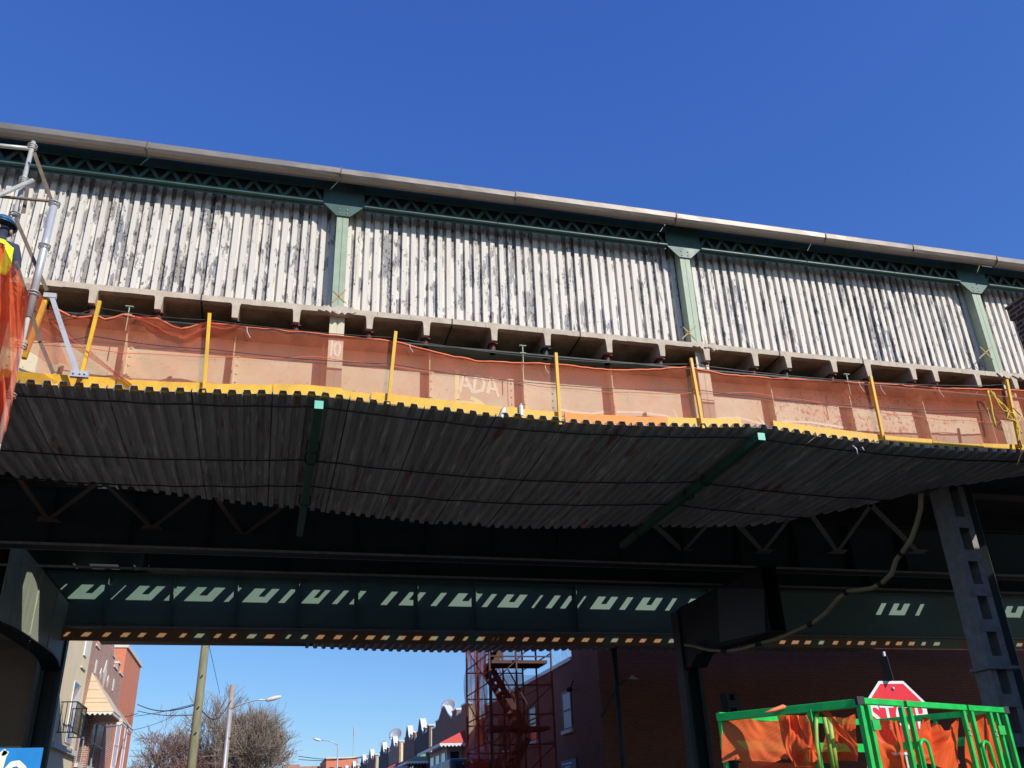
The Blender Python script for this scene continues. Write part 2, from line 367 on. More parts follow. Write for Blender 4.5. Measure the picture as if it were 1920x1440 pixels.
# roof sheet and fascia, in lengths
js = [-12.8, -10.1, -7.5, -4.85, -2.2, .46, 3.09, 5.75, 8.45, 10.15, 11.86, 14.5, 17.1, 19.8, 22.5, 25.]
for i, (a, b) in enumerate(zip(js[:-1], js[1:])):
    dz = .006 * math.sin(i * 2.3)
    prof = [(10.95, 10.35), (10.66, 10.29), (10.60, 10.275), (10.59, 10.262), (10.60, 10.185), (10.635, 10.145), (10.69, 10.13), (10.75, 10.14), (10.755, 10.33)]
    nn = 19; vs = []
    for q in range(nn):
        xx = a + .004 + (b - a - .008) * q / (nn - 1)
        for j, (yy, zz) in enumerate(prof): 
            wv = .003 * noise.noise((xx * .9, j * .9, 3)) + (.004 * noise.noise((xx * 3.1, j * 2., 11)) if 4 <= j <= 6 else 0)
            vs.append((xx, yy + wv, zz + dz + wv * .6))
    k = len(prof); m = MB(); m.add(vs, [(q * k + j, q * k + j + 1, (q + 1) * k + j + 1, (q + 1) * k + j) for q in range(nn - 1) for j in range(k - 1)])
    f = m.build('roof_fascia', M['gutter'], SP, smooth=False, thick=.004)
    m = MB(); m.box(b - .007, b + .007, 10.582, 10.61, 10.15, 10.285); m.build('joint_strip', M['brown'], SP)
m = MB(); m.box(XL, XR, 10.98, 12.4, 10.425, 10.46); m.build('canopy_roof', M['concd'], SP)
# slab with downstand ribs
m = MB(); nn = 260
def slabtop(x): return 8.028
for i in range(nn):
    xa = XL + (XR - XL) * i / nn; xb = XL + (XR - XL) * (i + 1) / nn
    j = .006 * noise.noise((xa * 4, 0, 0)); jy = .006 * noise.noise((xa * 6, 9, 0))
    m.add([(xa, 10.8 + jy, 7.945 + j), (xb, 10.8 + jy, 7.945 + j), (xb, 10.8 + jy, 8.028), (xa, 10.8 + jy, 8.028), (xa, 10.9, 7.942), (xb, 10.9, 7.942), (xb, 10.9, 8.028), (xa, 10.9, 8.028)],
          [(0, 1, 2, 3), (3, 2, 6, 7), (0, 4, 5, 1), (4, 7, 6, 5)])
slab = m.build('slab_edge', M['conc'], SP)
m = MB(); m.box(XL, XR, 10.901, 14.4, 7.94, 8.027); slab = m.build('platform_slab', M['concd'], SP)
for px in (372, 848, 1086, 1450, 1600):
    jm = MB(); x = at(px, 600, Y=10.8).x; jm.box(x - .006, x + .006, 10.79, 14.3, 7.925, 8.032); jm.build('joint', M['black'], slab)
ribpx = [(172, 565), (295, 580), (440, 595), (555, 605), (693, 610), (800, 618), (927, 630), (1027, 640), (1143, 655), (1242, 660), (1326, 668), (1417, 676), (1479, 682), (1565, 690), (1629, 696), (1714, 704), (1756, 708), (1835, 716), (1905, 722)]
RIBX = [at(u, v, Y=10.8).x for u, v in ribpx]
RIBX = [RIBX[0] - .75 * k for k in range(8, 0, -1)] + RIBX + [RIBX[-1] + .75 * k for k in range(1, 8)]
for i, x in enumerate(RIBX):
    m = MB(); w1, w2 = .068, .038; yb = 14.3; zt = 7.948; zb = 7.745 - .02 * (i % 3 == 1)
    y0 = 10.795
    m.prism([(x - w1, y0, zt), (x - w1 * .72, y0, zt - .035), (x - w2, y0, zb), (x + w2, y0, zb), (x + w1 * .72, y0, zt - .035), (x + w1, y0, zt)], (0, .035, 0))
    m.build('rib_end', M['conc'], SP)
    m = MB(); m.prism([(x - w1, y0 + .036, zt), (x - w1 * .72, y0 + .036, zt - .035), (x - w2, y0 + .036, zb), (x + w2, y0 + .036, zb), (x + w1 * .72, y0 + .036, zt - .035), (x + w1, y0 + .036, zt)], (0, yb - y0, 0)); m.build('slab_rib', M['concd'], SP)
    m = MB(); m.tube([(x, 10.94, 7.60), (x, 10.94, zb)], .045, 10); m.box(x - .065, x + .065, 10.87, 11.02, zb - .012, zb + .002)
    m.build('pipe_stub', M['rust'] if i % 5 else M['under'], SP, smooth=False)

# broken concrete lumps and cable at post feet
for x in POSTX[2:5]:
    m = MB()
    for k in range(9):
        cx = x + random.uniform(-.24, .2); m.prism([(cx - .06, 10.78, 7.99 + random.uniform(-.03, .02)), (cx + random.uniform(.0, .05), 10.77, 7.93 + random.uniform(-.03, .02)), (cx + .07, 10.78, 7.98), (cx + .02, 10.78, 8.05 + random.uniform(-.01, .02))], (0, .05, 0))
    m.build('broken_concrete_edge', M['conc'], SP)

# ================================================================== viaduct
VI = thing('railway_viaduct', 'riveted steel elevated railway viaduct crossing over the street, its underside in deep shade', 'viaduct', (0, 18, 0))
def girder(y, z0, z1, mat, stx, fl=.16, side=-1, x0=XL, x1=XR, name='plate_girder', top=None, topfl=None):
    m = MB(); m.box(x0, x1, y, y + .015, z0 + .02, z1 - .02); G = m.build(name, mat, VI)
    m = MB(); m.box(x0, x1, y - fl, y + fl + .015, z0, z0 + .02)
    m.box(x0, x1, y - .012, y - .001, z0 + .02, z0 + .11)
    m.build('flange', mat, G)
    m = MB(); tf = topfl or fl; m.box(x0, x1, y - tf, y + fl + .015, z1 - .02, z1); m.build('flange', top or mat, G)
    for x in stx:
        m = MB(); m.box(x - .006, x + .006, y - .17, y - .001, z0 + .02, z1 - .02); m.box(x + .0065, x + .09, y - .012, y - .001, z0 + .02, z1 - .02)
        s = m.build('stiffener', mat, G)
        r = MB(); z = z0 + .12
        while z < z1 - .1: r.sphere((x + .05, y - .014, z), .019, .012, .019, 8, 4); z += .125
        r.build('rivets', mat, s, smooth=True)
    return G
stpx = [(237, 640), (440, 650), (605, 680), (805, 710), (981, 720), (1148, 730), (1297, 730), (1446, 740), (1592, 750), (1729, 760), (1850, 770)]
STX = [at(u, v, Y=11.06).x for u, v in stpx]
STX = [STX[0] - 1.4 * k for k in (3, 2, 1)] + STX + [STX[-1] + 1.4 * k for k in (1, 2, 3)]
G1 = girder(11.2, 6.6, 7.62, M['girder'], STX, fl=.2, top=M['under'], topfl=.34)
m = MB(); xx = at(958, 720, Y=11.2).x
z = 6.62
rv = MB()
while z < 7.5:
    rv.sphere((xx, 11.186, z), .014, .01, .014, 8, 4); rv.sphere((xx + .62, 11.186, z), .014, .01, .014, 8, 4); z += .11
m.box(xx - .05, xx + .70, 11.19, 11.199, 6.65, 7.55); m.build('splice_plate', M['girder'], G1); rv.build('rivets', M['girder'], G1, smooth=True)
def every(a, b, d, off=0): 
    o = []; x = a + off
    while x < b: o.append(x); x += d
    return o
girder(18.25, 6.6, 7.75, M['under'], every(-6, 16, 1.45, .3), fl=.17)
girder(19.9, 6.6, 7.75, M['under'], every(-3, 16, 2.9, .3), fl=.15, x0=-2.6); girder(19.9, 6.6, 7.75, M['under'], [], fl=.15, x1=-5.7)  # girder left out in between so the sun reaches the left cross girder
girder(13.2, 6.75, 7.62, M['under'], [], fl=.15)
GF = girder(26.2, 6.62, 8.085, M['webfar'], [at(u, 1120, Y=26.1).x for u in (200, 325, 445, 560, 672, 783, 892, 1080, 1330)], fl=.17)
r = MB()
for k in range(150): r.sphere((-5.6 + k * .16, 26.19, 6.74), .016, .01, .016, 6, 4); r.sphere((-5.6 + k * .16, 26.19, 7.93), .016, .01, .016, 6, 4)
r.build('rivet_rows', M['webfar'], GF, smooth=True)
m = MB(); m.box(XL, XR, 25.99, 26.01, 6.26, 6.58); m.build('edge_board', M['mottle'], VI)
for (yy, zz_) in ((18.07, 6.59), (18.43, 6.59), (19.74, 6.59), (26.02, 6.61)):
    m = MB(); m.box(XL, XR, yy - .008, yy, zz_, zz_ + .05); m.build('bounce_lit_edge', M['colm'], VI)  # pale strips paint the ground bounce along the lower flange edges
# spray marks on the near girder
def stroke(pts, w, y=11.194, mat='spray', name='spray_marking', parent=None, px=True):
    P = [at(u, v, Y=y) for u, v in pts] if px else [Vector(q) for q in pts]
    Q = []
    for a, b in zip(P[:-1], P[1:]):
        for k in range(4): Q.append(a.lerp(b, k / 4))
    Q.append(P[-1]); m = MB(); vs = []
    for i, p in enumerate(Q):
        d = (Q[min(i + 1, len(Q) - 1)] - Q[max(i - 1, 0)]).normalized(); nrm = Vector((-d.z, 0, d.x))
        ww = w * (1 + .25 * noise.noise(p * 9)) / 2
        vs += [p + nrm * ww, p - nrm * ww]
    m.add(vs, [(2 * i, 2 * i + 1, 2 * i + 3, 2 * i + 2) for i in range(len(Q) - 1)])
    return m
def marks(lst, w, mat, name, parent, y=11.198):
    m = MB()
    for l in lst: q = stroke(l, w, y); m.add(q.v, q.f); y -= .0005
    m.build(name, mat, parent)
marks([[(857, 692), (857, 725), (857, 750), (862, 754), (893, 757), (908, 762)], [(882, 746), (896, 752), (909, 762), (900, 767), (890, 769)], [(925, 765), (953, 768)]], .064, M['spray'], 'arrow_marking', G1)
marks([[(862, 736), (866, 715), (872, 700), (876, 716), (888, 738)], [(868, 723), (884, 724)], [(892, 704), (888, 735)], [(892, 704), (903, 707), (908, 720), (904, 732), (888, 736)],
       [(914, 738), (918, 720), (921, 706), (928, 722), (935, 745)], [(916, 728), (932, 731)]], .048, M['sprayw'], 'lettering', G1)
marks([[(623, 637), (620, 668)], [(632, 642), (627, 650), (628, 664), (633, 668), (637, 660), (638, 648), (633, 641)]], .028, M['sprayw'], 'number_marking', G1, y=10.898)
marks([[(1005, 761), (1045, 766), (1075, 773), (1110, 776), (1135, 772), (1200, 773), (1250, 780), (1268, 788)], [(1330, 785), (1385, 783), (1440, 798)], [(1262, 768), (1272, 788), (1275, 792)], [(1420, 780), (1436, 798)], [(1465, 790), (1520, 792), (1590, 803)]], .035, M['sprayw'], 'curved_marking', G1)
for (u, v) in ((637, 557), (1293, 625), (1850, 662)):
    m = MB()
    for l in ([(u - 12, v - 12), (u + 12, v + 12)], [(u + 12, v - 14), (u - 14, v + 10)]): q = stroke(l, .018, 10.984); m.add(q.v, q.f)
    m.build('cross_marking', M['sprayo'], SP)

# lateral bracing between the girders
for pts in ([(30, 890), (90, 975), (190, 900)], [(190, 900), (285, 990), (370, 925)], [(400, 925), (455, 1005), (530, 950)],
            [(1215, 975), (1280, 1035), (1340, 970)], [(1365, 965), (1430, 1035), (1490, 960)], [(1510, 950), (1570, 1035), (1625, 958)], [(1640, 955), (1720, 1035)]):
    P = [at(u, v, Z=7.0) for u, v in pts]; m = MB()
    for a, b in zip(P[:-1], P[1:]):
        d = (a - b); t = a + d * (.35 if a.y < b.y else 0); s_ = b - d * (.35 if b.y < a.y else 0)
        m.bar(t, s_, .09, .012); m.bar(t + Vector((.04, 0, .03)), s_ + Vector((.04, 0, .03)), .012, .06)
    c = P[1]; m.prism([(c.x - .22, c.y + .10, 6.985), (c.x + .22, c.y + .10, 6.985), (c.x + .14, c.y - .24, 6.985), (c.x - .14, c.y - .24, 6.985)], (0, 0, .01))
    m.build('lateral_brace', M['colm'] if pts[0][0] > 1000 else M['brown'], VI)

# track deck with its tie gaps shaped to throw sun patches on the far girder
ZD = 8.1
DX0, DX1 = XL, 34.
dm = MB()
def slab_quad(a, b, y0, y1): 
    if b - a > .003: dm.box(a, b, y0, y1, ZD, ZD + .02)
def band(y0, y1, ivs):
    x = DX0
    for a, b in sorted(ivs):
        if a > x: slab_quad(x, a, y0, y1)
        x = max(x, b)
    slab_quad(x, DX1, y0, y1)
U = [(123, 177), (233, 283), (343, 397), (452, 500), (563, 597), (746, 778), (839, 886), (931, 971), (1105, 1143), (1190, 1228), (1280, 1306), (1666, 1697), (1880, 1914)]
I = [(92, 97), (205, 209), (305, 322), (418, 428), (520, 533), (621, 632), (653, 665), (712, 725), (806, 818), (902, 913), (995, 1001), (1022, 1034), (1049, 1060), (1078, 1083), (1160, 1172), (1246, 1255), (1318, 1323), (1642, 1652), (1716, 1724), (1855, 1862)]
def hx(px, z, y): 
    p = at(px, 1132 + (px - 500) * .021, Y=y); return p.x + .62 * (ZD - z) / .75
YW = 26.2; z0, zm, z1 = 7.37, 7.55, 7.78
yh = lambda z, y=YW: y - (ZD - z) / .75
lo, hi = [], []
for a, b in U:
    A, B = hx(a, z0, YW), hx(b, z0, YW); lo.append((A, B)); w = B - A; q_ = .05 * math.sin(a * 1.7); hi += [(A, A + w * (.40 + q_)), (A + w * (.64 + q_ * .7), B)]
for a, b in I:
    A, B = hx(a, z0, YW), hx(b, z0, YW); lo.append((A, B)); hi.append((A, B))
low = [(x / 3 + 60, x2 / 3 + 60) for x, x2 in ((165, 190), (265, 310), (385, 420), (487, 530), (585, 620), (690, 735), (820, 850), (905, 950), (1015, 1045), (1100, 1130), (1200, 1245), (1300, 1345), (1420, 1440), (1505, 1535), (1590, 1630), (1690, 1730), (1800, 1815), (1870, 1915))]
low += [(700 + x / 2.954, 700 + x2 / 2.954) for x, x2 in ((37, 75), (125, 165), (212, 255), (303, 345), (392, 435), (490, 512), (565, 605), (652, 656), (678, 682), (735, 770), (820, 850), (900, 940), (985, 1020), (1072, 1100), (1148, 1185), (1228, 1265), (1310, 1345), (1390, 1425), (1468, 1500), (1547, 1585), (1628, 1660), (1705, 1725))]
low += [(1200 + x / 2.667, 1200 + x2 / 2.667) for x, x2 in ((690, 718), (750, 785), (815, 845), (885, 910), (955, 980), (1025, 1045), (1080, 1112), (1145, 1170), (1218, 1238), (1270, 1300), (1333, 1362), (1397, 1418), (1458, 1488), (1770, 1782), (1870, 1900))]
lb = []
for a, b in low:
    za = 6.35; pa = at(a, 1200, Y=25.99).x + .62 * (ZD - za) / .75; pb = at(b, 1200, Y=25.99).x + .62 * (ZD - za) / .75; lb.append((pa, pb))
# opening above the lit face of the left cross girder
XC = -5.3
corners = [at(u, v, X=XC) for u, v in ((40, 1188), (42, 1100), (50, 1072), (60, 1074), (68, 1092), (74, 1118), (71, 1218))]
hole = [Vector((p.x + .62 * (ZD - p.z) / .75, p.y - (ZD - p.z) / .75)) for p in corners]
ys = [h.y for h in hole]; ya, yb = min(ys), max(ys)
def hspan(y):
    xs = []
    for i in range(len(hole)):
        p, q = hole[i], hole[(i + 1) % len(hole)]
        if (p.y - y) * (q.y - y) < 0: xs.append(p.x + (q.x - p.x) * (y - p.y) / (q.y - p.y))
    return [(min(xs), max(xs))] if len(xs) > 1 else []
band(14.42, ya, [])
N = 40
for i in range(N):
    y = ya + (yb - ya) * (i + .5) / N; band(ya + (yb - ya) * i / N, ya + (yb - ya) * (i + 1) / N, hspan(y))
PL = MB(); PL.box(min(h.x for h in hole) - .4, max(h.x for h in hole) + .4, yb + .02, yb + .05, ZD + .021, ZD + 1.3); PL.box(-9, -2.3, yh(6.3, 25.99) + .35, yh(6.3, 25.99) + .38, ZD + .021, ZD + .55); PL.box(-9, -2.3, 25.82, 25.85, ZD + .021, ZD + .5); PL.build('sky_leak_blocker', M['black'], VI)  # unseen plates added behind the openings to hide the sky from below
yl0, yl1 = 25.99 - (ZD - 6.35) / .75, 25.99 - (ZD - 6.475) / .75
band(yb, yl0, []); band(yl0, yl1, lb); band(yl1, yh(z0), []); band(yh(z0), yh(zm), lo); band(yh(zm), yh(z1), hi); band(yh(z1), 26.6, [])
dm.build('track_deck', M['black'], VI)

# cross girders with knee braces and columns
def cross_girder(x, w, mat, ys, ye, z0, z1, knee):
    "box cross girder along Y; knee = [(y, z)...] is the curved soffit running down into the column"
    prof = [(ys, z1), (ys, z0)] + knee + [(ye, knee[-1][1]), (ye, z1)]
    m = MB(); m.prism([(x - w, a, b) for a, b in prof], (.015, 0, 0)); m.prism([(x + w - .015, a, b) for a, b in prof], (.015, 0, 0)); G = m.build('cross_girder', mat, VI)
    m = MB(); m.box(x - w - .03, x + w + .03, ys, ye, z1 + .001, z1 + .02)
    line = [(ys, z0)] + knee
    for (a, b), (c, d) in zip(line[:-1], line[1:]): m.bar((x, a, b - .012), (x, c, d - .012), 2 * w + .06, .02)
    m.build('flange', M['shadesteel'], G)
    for y in every(ys, max(a for a, b in knee) - 1.5, 1.9, .9):
        zb = max([z0] + [b for a, b in knee if abs(a - y) < 1.4]) + .02
        for sd in (-1, 1): m = MB(); xx = x + sd * (w + .011); m.box(xx - .01, xx + .01, y, y + .09, zb, z1 - .01); m.build('stiffener', mat, G)
    return G
XG = XC - .2
kn = [at(u, v, X=XC) for u, v in ((0, 1165), (20, 1173), (40, 1184), (62, 1199), (80, 1212), (96, 1224), (106, 1236), (112, 1256))]
kn = [(p.y, p.z) for p in kn]
cg = cross_girder(XG, .2, M['plate'], 19.95, kn[-1][0] + .5, kn[0][1], 7.3, kn)
r = MB()
for z in [5.45 + .06 * k for k in range(16)]: r.sphere((XC + .002, at(66, 1150, X=XC).y, z), .007, .012, .012, 6, 4)
for (a, b), (c, d) in zip(kn[:-1], kn[1:]):
    n = max(2, int(math.hypot(c - a, d - b) / .09))
    for k in range(n): r.sphere((XC + .002, a + (c - a) * k / n, b + (d - b) * k / n + .05), .007, .012, .012, 6, 4)
r.build('rivets', M['plate'], cg, smooth=True)
kr = [at(u, v, X=10.55) for u, v in ((1745, 1200), (1735, 1170), (1722, 1148), (1700, 1132), (1668, 1133), (1648, 1150), (1630, 1163), (1600, 1170), (1500, 1185), (1400, 1199), (1330, 1216), (1308, 1226), (1296, 1250))]
kr = [(p.y, p.z) for p in kr if p.y > 17.9]
cgr = cross_girder(10.75, .2, M['shadesteel'], 17.9, kr[-1][0] + .3, kr[0][1], 6.58, kr)
P = [at(u, v, X=10.53) for u, v in ((1345, 1102), (1432, 1104), (1436, 1185), (1350, 1205))]
m = MB(); m.prism([(10.52, p.y, p.z) for p in P], (.018, 0, 0)); m.build('lit_web_patch', worn('dim_lit_steel', (.07, .085, .09), .3, 3, .6), cgr)  # paler panel stands in for dim light on the cross girder's face
def column(x, y, w, d, z1, mat):
    m = MB()
    m.box(x - w / 2, x - w / 2 + .03, y - d / 2, y + d / 2, 0, z1); m.box(x + w / 2 - .03, x + w / 2, y - d / 2, y + d / 2, 0, z1)
    m.box(x - w / 2 + .03, x + w / 2 - .03, y - .02, y + .02, 0, z1)
    for s in (-1, 1): m.box(x + s * w / 2 - .05, x + s * w / 2 + .05, y - d / 2 - .02, y - d / 2, 0, z1)
    return m.build('support_column', mat, VI)
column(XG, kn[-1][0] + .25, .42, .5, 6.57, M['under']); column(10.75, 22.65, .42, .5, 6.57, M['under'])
# pale strip on the left column and lattice column at right
m = MB(); 
lx0, lx1, ly0, ly1 = 10.72, 11.13, 12.0, 12.32
def lattice_column(x0, x1, y0, y1, ztop, mat, name='lattice_column'):
    m = MB(); t = .02
    m.box(x0, x0 + t, y0, y1, 0, ztop); m.box(x1 - t, x1, y0, y1, 0, ztop)
    e = (x1 - x0) * .27
    for yy in (y0 - .014, y1):
        m.box(x0, x0 + e, yy, yy + .014, 0, ztop); m.box(x1 - e, x1, yy, yy + .014, 0, ztop)
        z = .1
        while z < ztop - .2: m.box(x0 + .01, x1 - .01, yy - .012, yy, z, z + .19); z += .56
    c = m.build(name, mat, VI)
    r = MB(); z = .1
    while z < ztop - .2:
        for dz in (.04, .15):
            for xx in (x0 + .05, x1 - .05): r.sphere((xx, y0 - .028, z + dz), .013, .008, .013, 6, 4)
        z += .56
    r.build('rivets', mat, c, smooth=True); return c
lc = lattice_column(lx0, lx1, ly0, ly1, 6.42, M['colm'])
m = MB(); m.box(lx0 - .08, lx1 + .08, ly0 - .08, ly1 + .02, 3.45, 3.50); m.build('collar', M['colm'], lc)
m = MB(); m.tube([(lx1 + .55, 12.6, 0), (lx1 + .5, 12.6, 7.5)], .22, 4); m.build('inner_column', M['under'], VI)
lattice_column(11.4, 11.75, 22.0, 22.3, 4.4, M['under'])

# ================================================================== suspended work deck
SX = [-5.75, .35, 6.45, 12.4]
def deckz(x):
    for a, b in zip(SX[:-1], SX[1:]):
        if a <= x <= b:
            t = (x - a) / (b - a); return 6.50 - .125 * math.sin(math.pi * t) ** 1.0 + .012 * noise.noise((x * 2.2, 0, 5))
    return 6.5
BK = [(-6.0, 13.4), (-3.9, 13.75), (-2.6, 13.95), (-1.1, 14.5), (.35, 15.0), (2.2, 15.1), (4.2, 15.2), (6.4, 15.15), (8.5, 14.5), (9.7, 13.3), (10.55, 12.1), (11.8, 11.5)]
def backy(x):
    for (a, ya_), (b, yb_) in zip(BK[:-1], BK[1:]):
        if a <= x <= b: return ya_ + (yb_ - ya_) * (x - a) / (b - a)
    return BK[0][1] if x < BK[0][0] else BK[-1][1]
WD = thing('suspended_work_deck', 'hanging corrugated metal work deck below the girder, edged with yellow toe boards and posts', 'work platform', (3, 12, 6.4))
YF = 10.4
def deck_panel(x0, x1):
    pz = random.uniform(-.008, .008)
    m = MB(); x = x0; pr = []
    per = .173
    while x < x1:
        for a, h in ((0, 0), (.062, 0), (.080, .055), (.155, .055)):
            if x + a < x1: pr.append((x + a, h))
        x += per
    pr.append((x1, 0)); vs = []; n = len(pr); rows = 7
    for j in range(rows):
        for (xx, h) in pr:
            y1 = backy(xx); y = YF + (y1 - YF) * j / (rows - 1); 
            jag = (.03 * noise.noise((xx * .7, 4, 4)) if j == 0 else (.12 * noise.noise((math.floor(xx / .95) * 3.1, 7, 4)) if j == rows - 1 else 0))
            vs.append((xx, y + jag, deckz(xx) + h + pz - .05 * math.sin(math.pi * j / (rows - 1))))
    m.add(vs, [(j * n + i, j * n + i + 1, (j + 1) * n + i + 1, (j + 1) * n + i) for j in range(rows - 1) for i in range(n - 1)])
    return m.build('corrugated_sheet', M['deck'], WD, thick=.004)
pan = every(-5.9, 11.75, .948); 
for a in pan: deck_panel(a, min(a + .952, 11.8))
for x in SX[1:3]:
    m = MB(); zc = 6.40; ye = 15.9
    m.box(x - .055, x + .055, 10.36, ye, zc - .11, zc); b = m.build('support_beam', M['beam'], WD, bev=.006)
    m = MB(); m.box(x - .054, x + .054, 10.352, 10.3595, zc - .109, zc - .001); m.build('end_cap', M['mint'], b)
    m = MB()
    for y in ((11.7, 12.15, 14.0) if x < 1 else (12.1, 12.75, 14.9)):
        pts = [(x - .07, y, zc + .02)] + [(x + .085 * math.cos(math.pi + math.pi * k / 8), y + .05, zc - .09 + .06 * math.sin(math.pi + math.pi * k / 8)) for k in range(9)] + [(x + .08, y + .02, zc + .02)]
        m.tube(pts, .010, 6)
    m.build('hanger_hook', M['black'], b, smooth=True)
for y in (10.68, 12.47, 13.61):
    m = MB(); pts = [(x, y, deckz(x) - .025 - (.05 * math.sin(math.pi * (y - YF) / 4.6)) - .01 * abs(math.sin((x + y) * 4))) for x in [i * .2 for i in range(-28, 58)] if backy(x) > y + .02]
    m.tube(pts, .011, 6)
    for i, p in enumerate(pts):
        if i % 2 == 0: m.bar((p[0], p[1] - .01, p[2] - .01), (p[0], p[1] - .01, p[2] + .05), .006, .006)
    m.build('support_cable', M['black'], WD, smooth=True)
# toe boards
tb = [-3.2, -2.2, -1.62, .05, 1.9, 2.42, 3.6, 3.75, 5.5, 6.2, 8.4, 9.6, 11.6]
tb = [(-3.3, -2.05, 'yellow'), (-2.03, -.2, 'yellow'), (-.22, .62, 'yellow'), (.5, .98, 'yellow'), (1.0, 2.95, 'yellow'), (2.9, 3.55, 'yellow'), (3.6, 5.1, 'orangewood'), (5.1, 6.25, 'yellow'), (6.75, 8.2, 'yellow'), (8.2, 9.4, 'yellow'), (9.4, 10.3, 'yellow'), (10.3, 11.75, 'yellow')]
for i, (a, b, mt) in enumerate(tb):
    m = MB(); n = max(2, int((b - a) / .3)); lift = .008 * math.sin(i * 5)
    for k in range(n):
        xa, xb = a + (b - a) * k / n, a + (b - a) * (k + 1) / n
        za, zb = deckz(xa) + .03 + lift, deckz(xb) + .03 + lift; y = 10.47 + (.012 * (i % 2)); h = .145 if i not in (3, 10) else .115
        m.prism([(xa, y, za), (xb, y, zb), (xb, y, zb + h), (xa, y, za + h)], (0, .035, 0))
    m.build('toe_board', M[mt], WD)
YP = 10.44
posts = [((187, 565), (152, 706)), ((393, 588), (383, 733)), ((742, 622), (728, 755)), ((1042, 662), (1050, 793)), ((1295, 672), (1318, 800)), ((1632, 706), (1658, 832)), ((1887, 712), (1912, 836))]
PT = []
for t, b in posts:
    T = at(*t, Y=YP); B = at(*b, Y=YP); PT.append((T, B)); m = MB(); m.bar(B - Vector((0, 0, .03)), T, .043, .043, (0, 1, 0)); m.build('guard_post', M['yellow'], WD, bev=.003)
m = MB(); m.bar(at(45, 672, Y=10.2), at(88, 556, Y=10.35), .05, .05, (0, 1, 0)); m.build('guard_post', M['yellow'], WD)
m = MB(); A = at(97, 556, Y=10.3); B = at(145, 700, Y=10.3); m.bar(A, B, .055, .025, (0, 1, 0)); bs = m.build('aluminium_strut', M['shiny'], WD)
m = MB(); m.box(A.x - .09, A.x + .05, 10.28, 10.33, A.z - .02, A.z + .04); m.build('bracket', M['steelg'], bs)
m = MB(); m.box(B.x - .07, B.x + .13, 10.26, 10.31, B.z - .06, B.z + .02)
for dx in (-.03, .04, .09): m.sphere((B.x + dx, 10.255, B.z - .02), .014)
m.build('bracket', M['steelg'], bs)
# two guard cables along the posts
for f in ((.93, .93), (.55, .5)):
    m = MB(); pts = []
    seq = [at(60, 600 if f[0] > .9 else 640, Y=10.42)] + [b.lerp(t, f[0]) for t, b in PT]
    for a, b in zip(seq[:-1], seq[1:]):
        for k in range(8): t = k / 8; pts.append(a.lerp(b, t) + Vector((0, .035, -.03 * math.sin(math.pi * t))))
    pts.append(seq[-1]); m.tube(pts, .006, 6); m.build('guard_cable', M['cable'], WD, smooth=True)

# netting hung along the guard posts
TOPPX = [(55, 572), (80, 563), (105, 580), (140, 595), (182, 592), (200, 600), (228, 590), (262, 596), (300, 596), (322, 612), (345, 618), (372, 606), (394, 604), (460, 613), (600, 626), (742, 640), (820, 662), (900, 677), (985, 680), (1045, 683), (1150, 694), (1240, 692), (1292, 688), (1360, 702), (1450, 708), (1540, 714), (1635, 718), (1760, 727), (1850, 730), (1925, 732)]
NTOP = [at(u, v, Y=10.5) for u, v in TOPPX]
def ntop(x):
    for a, b in zip(NTOP[:-1], NTOP[1:]):
        if a.x <= x <= b.x: return a.z + (b.z - a.z) * (x - a.x) / (b.x - a.x)
    return NTOP[-1].z if x > 0 else NTOP[0].z
DN = thing('debris_net', 'long orange debris net strung on the yellow posts in front of the cream girder', 'netting', (3.5, 10.5, 6.5))
def netpt(u, v):
    x = -2.95 + (11.9 + 2.95) * u; zt = ntop(x); zb = deckz(x) + .06; z = zb + (zt - zb) * v
    y = 10.515 + .018 * noise.noise((x * 2.4, z * 1.5, 0)) + .02 * noise.noise((x * 1.1 + z * 2, z * .7, 5))
    wl = 1 - sm(x, -1.4, -.2); y += wl * (.05 * noise.noise((x * 7 + z * 5, z * 3, 2)))
    if v > .9: y += .03 * noise.noise((x * 6, 0, 8)) * (v - .9) * 10
    return (x, y, z)
m = MB(); m.sheet(netpt, 400, 14); m.build('net_sheet', M['net'], DN, smooth=True)
# folded swag of spare net at the left end and top hem
m = MB()
def swag(u, v):
    x = -1.95 + 1.25 * u; z = ntop(x) - .02 - .22 * v * (math.sin(math.pi * u) ** .7) ; return (x, 10.50 - .05 * math.sin(v * 9 + u * 4) - .02, z + .02 * math.sin(u * 20))
m.sheet(swag, 40, 12)
def swag2(u, v):
    x = -2.95 + 1.1 * u; z = 7.35 - .9 * u * (1 - .3 * v) - .25 * v; return (x, 10.44 + .04 * math.sin(v * 11), z)
m.sheet(swag2, 24, 12); m.build('net_fold', M['net'], DN, smooth=True)
m = MB(); m.tube([(x, netpt((x + 2.95) / 14.85, 1)[1] - .004, ntop(x) + .002) for x in [-2.9 + .1 * i for i in range(147)]], .014, 6)
m.tube([(x, 10.48, deckz(x) + .56 + .03 * math.sin(x * 1.1) + .01 * math.sin(x * 7)) for x in [-2.9 + .12 * i for i in range(122)]], .005, 5)
m.build('hem_cord', M['cord'], DN, smooth=True)
for (u, v, l) in ((463, 613, 18), (768, 645, 14), (1022, 685, 14), (1610, 715, 20), (1650, 722, 18), (1760, 728, 18), (1180, 735, 18), (570, 620, 0)):
    if l: a = at(u, v, Y=10.46); m = MB(); m.tube([a, a + Vector((.01, 0, -l * .004)), a + Vector((.02 + .002 * l, 0, -l * .0085))], .004, 5); m.build('tie_string', M['white'], DN)

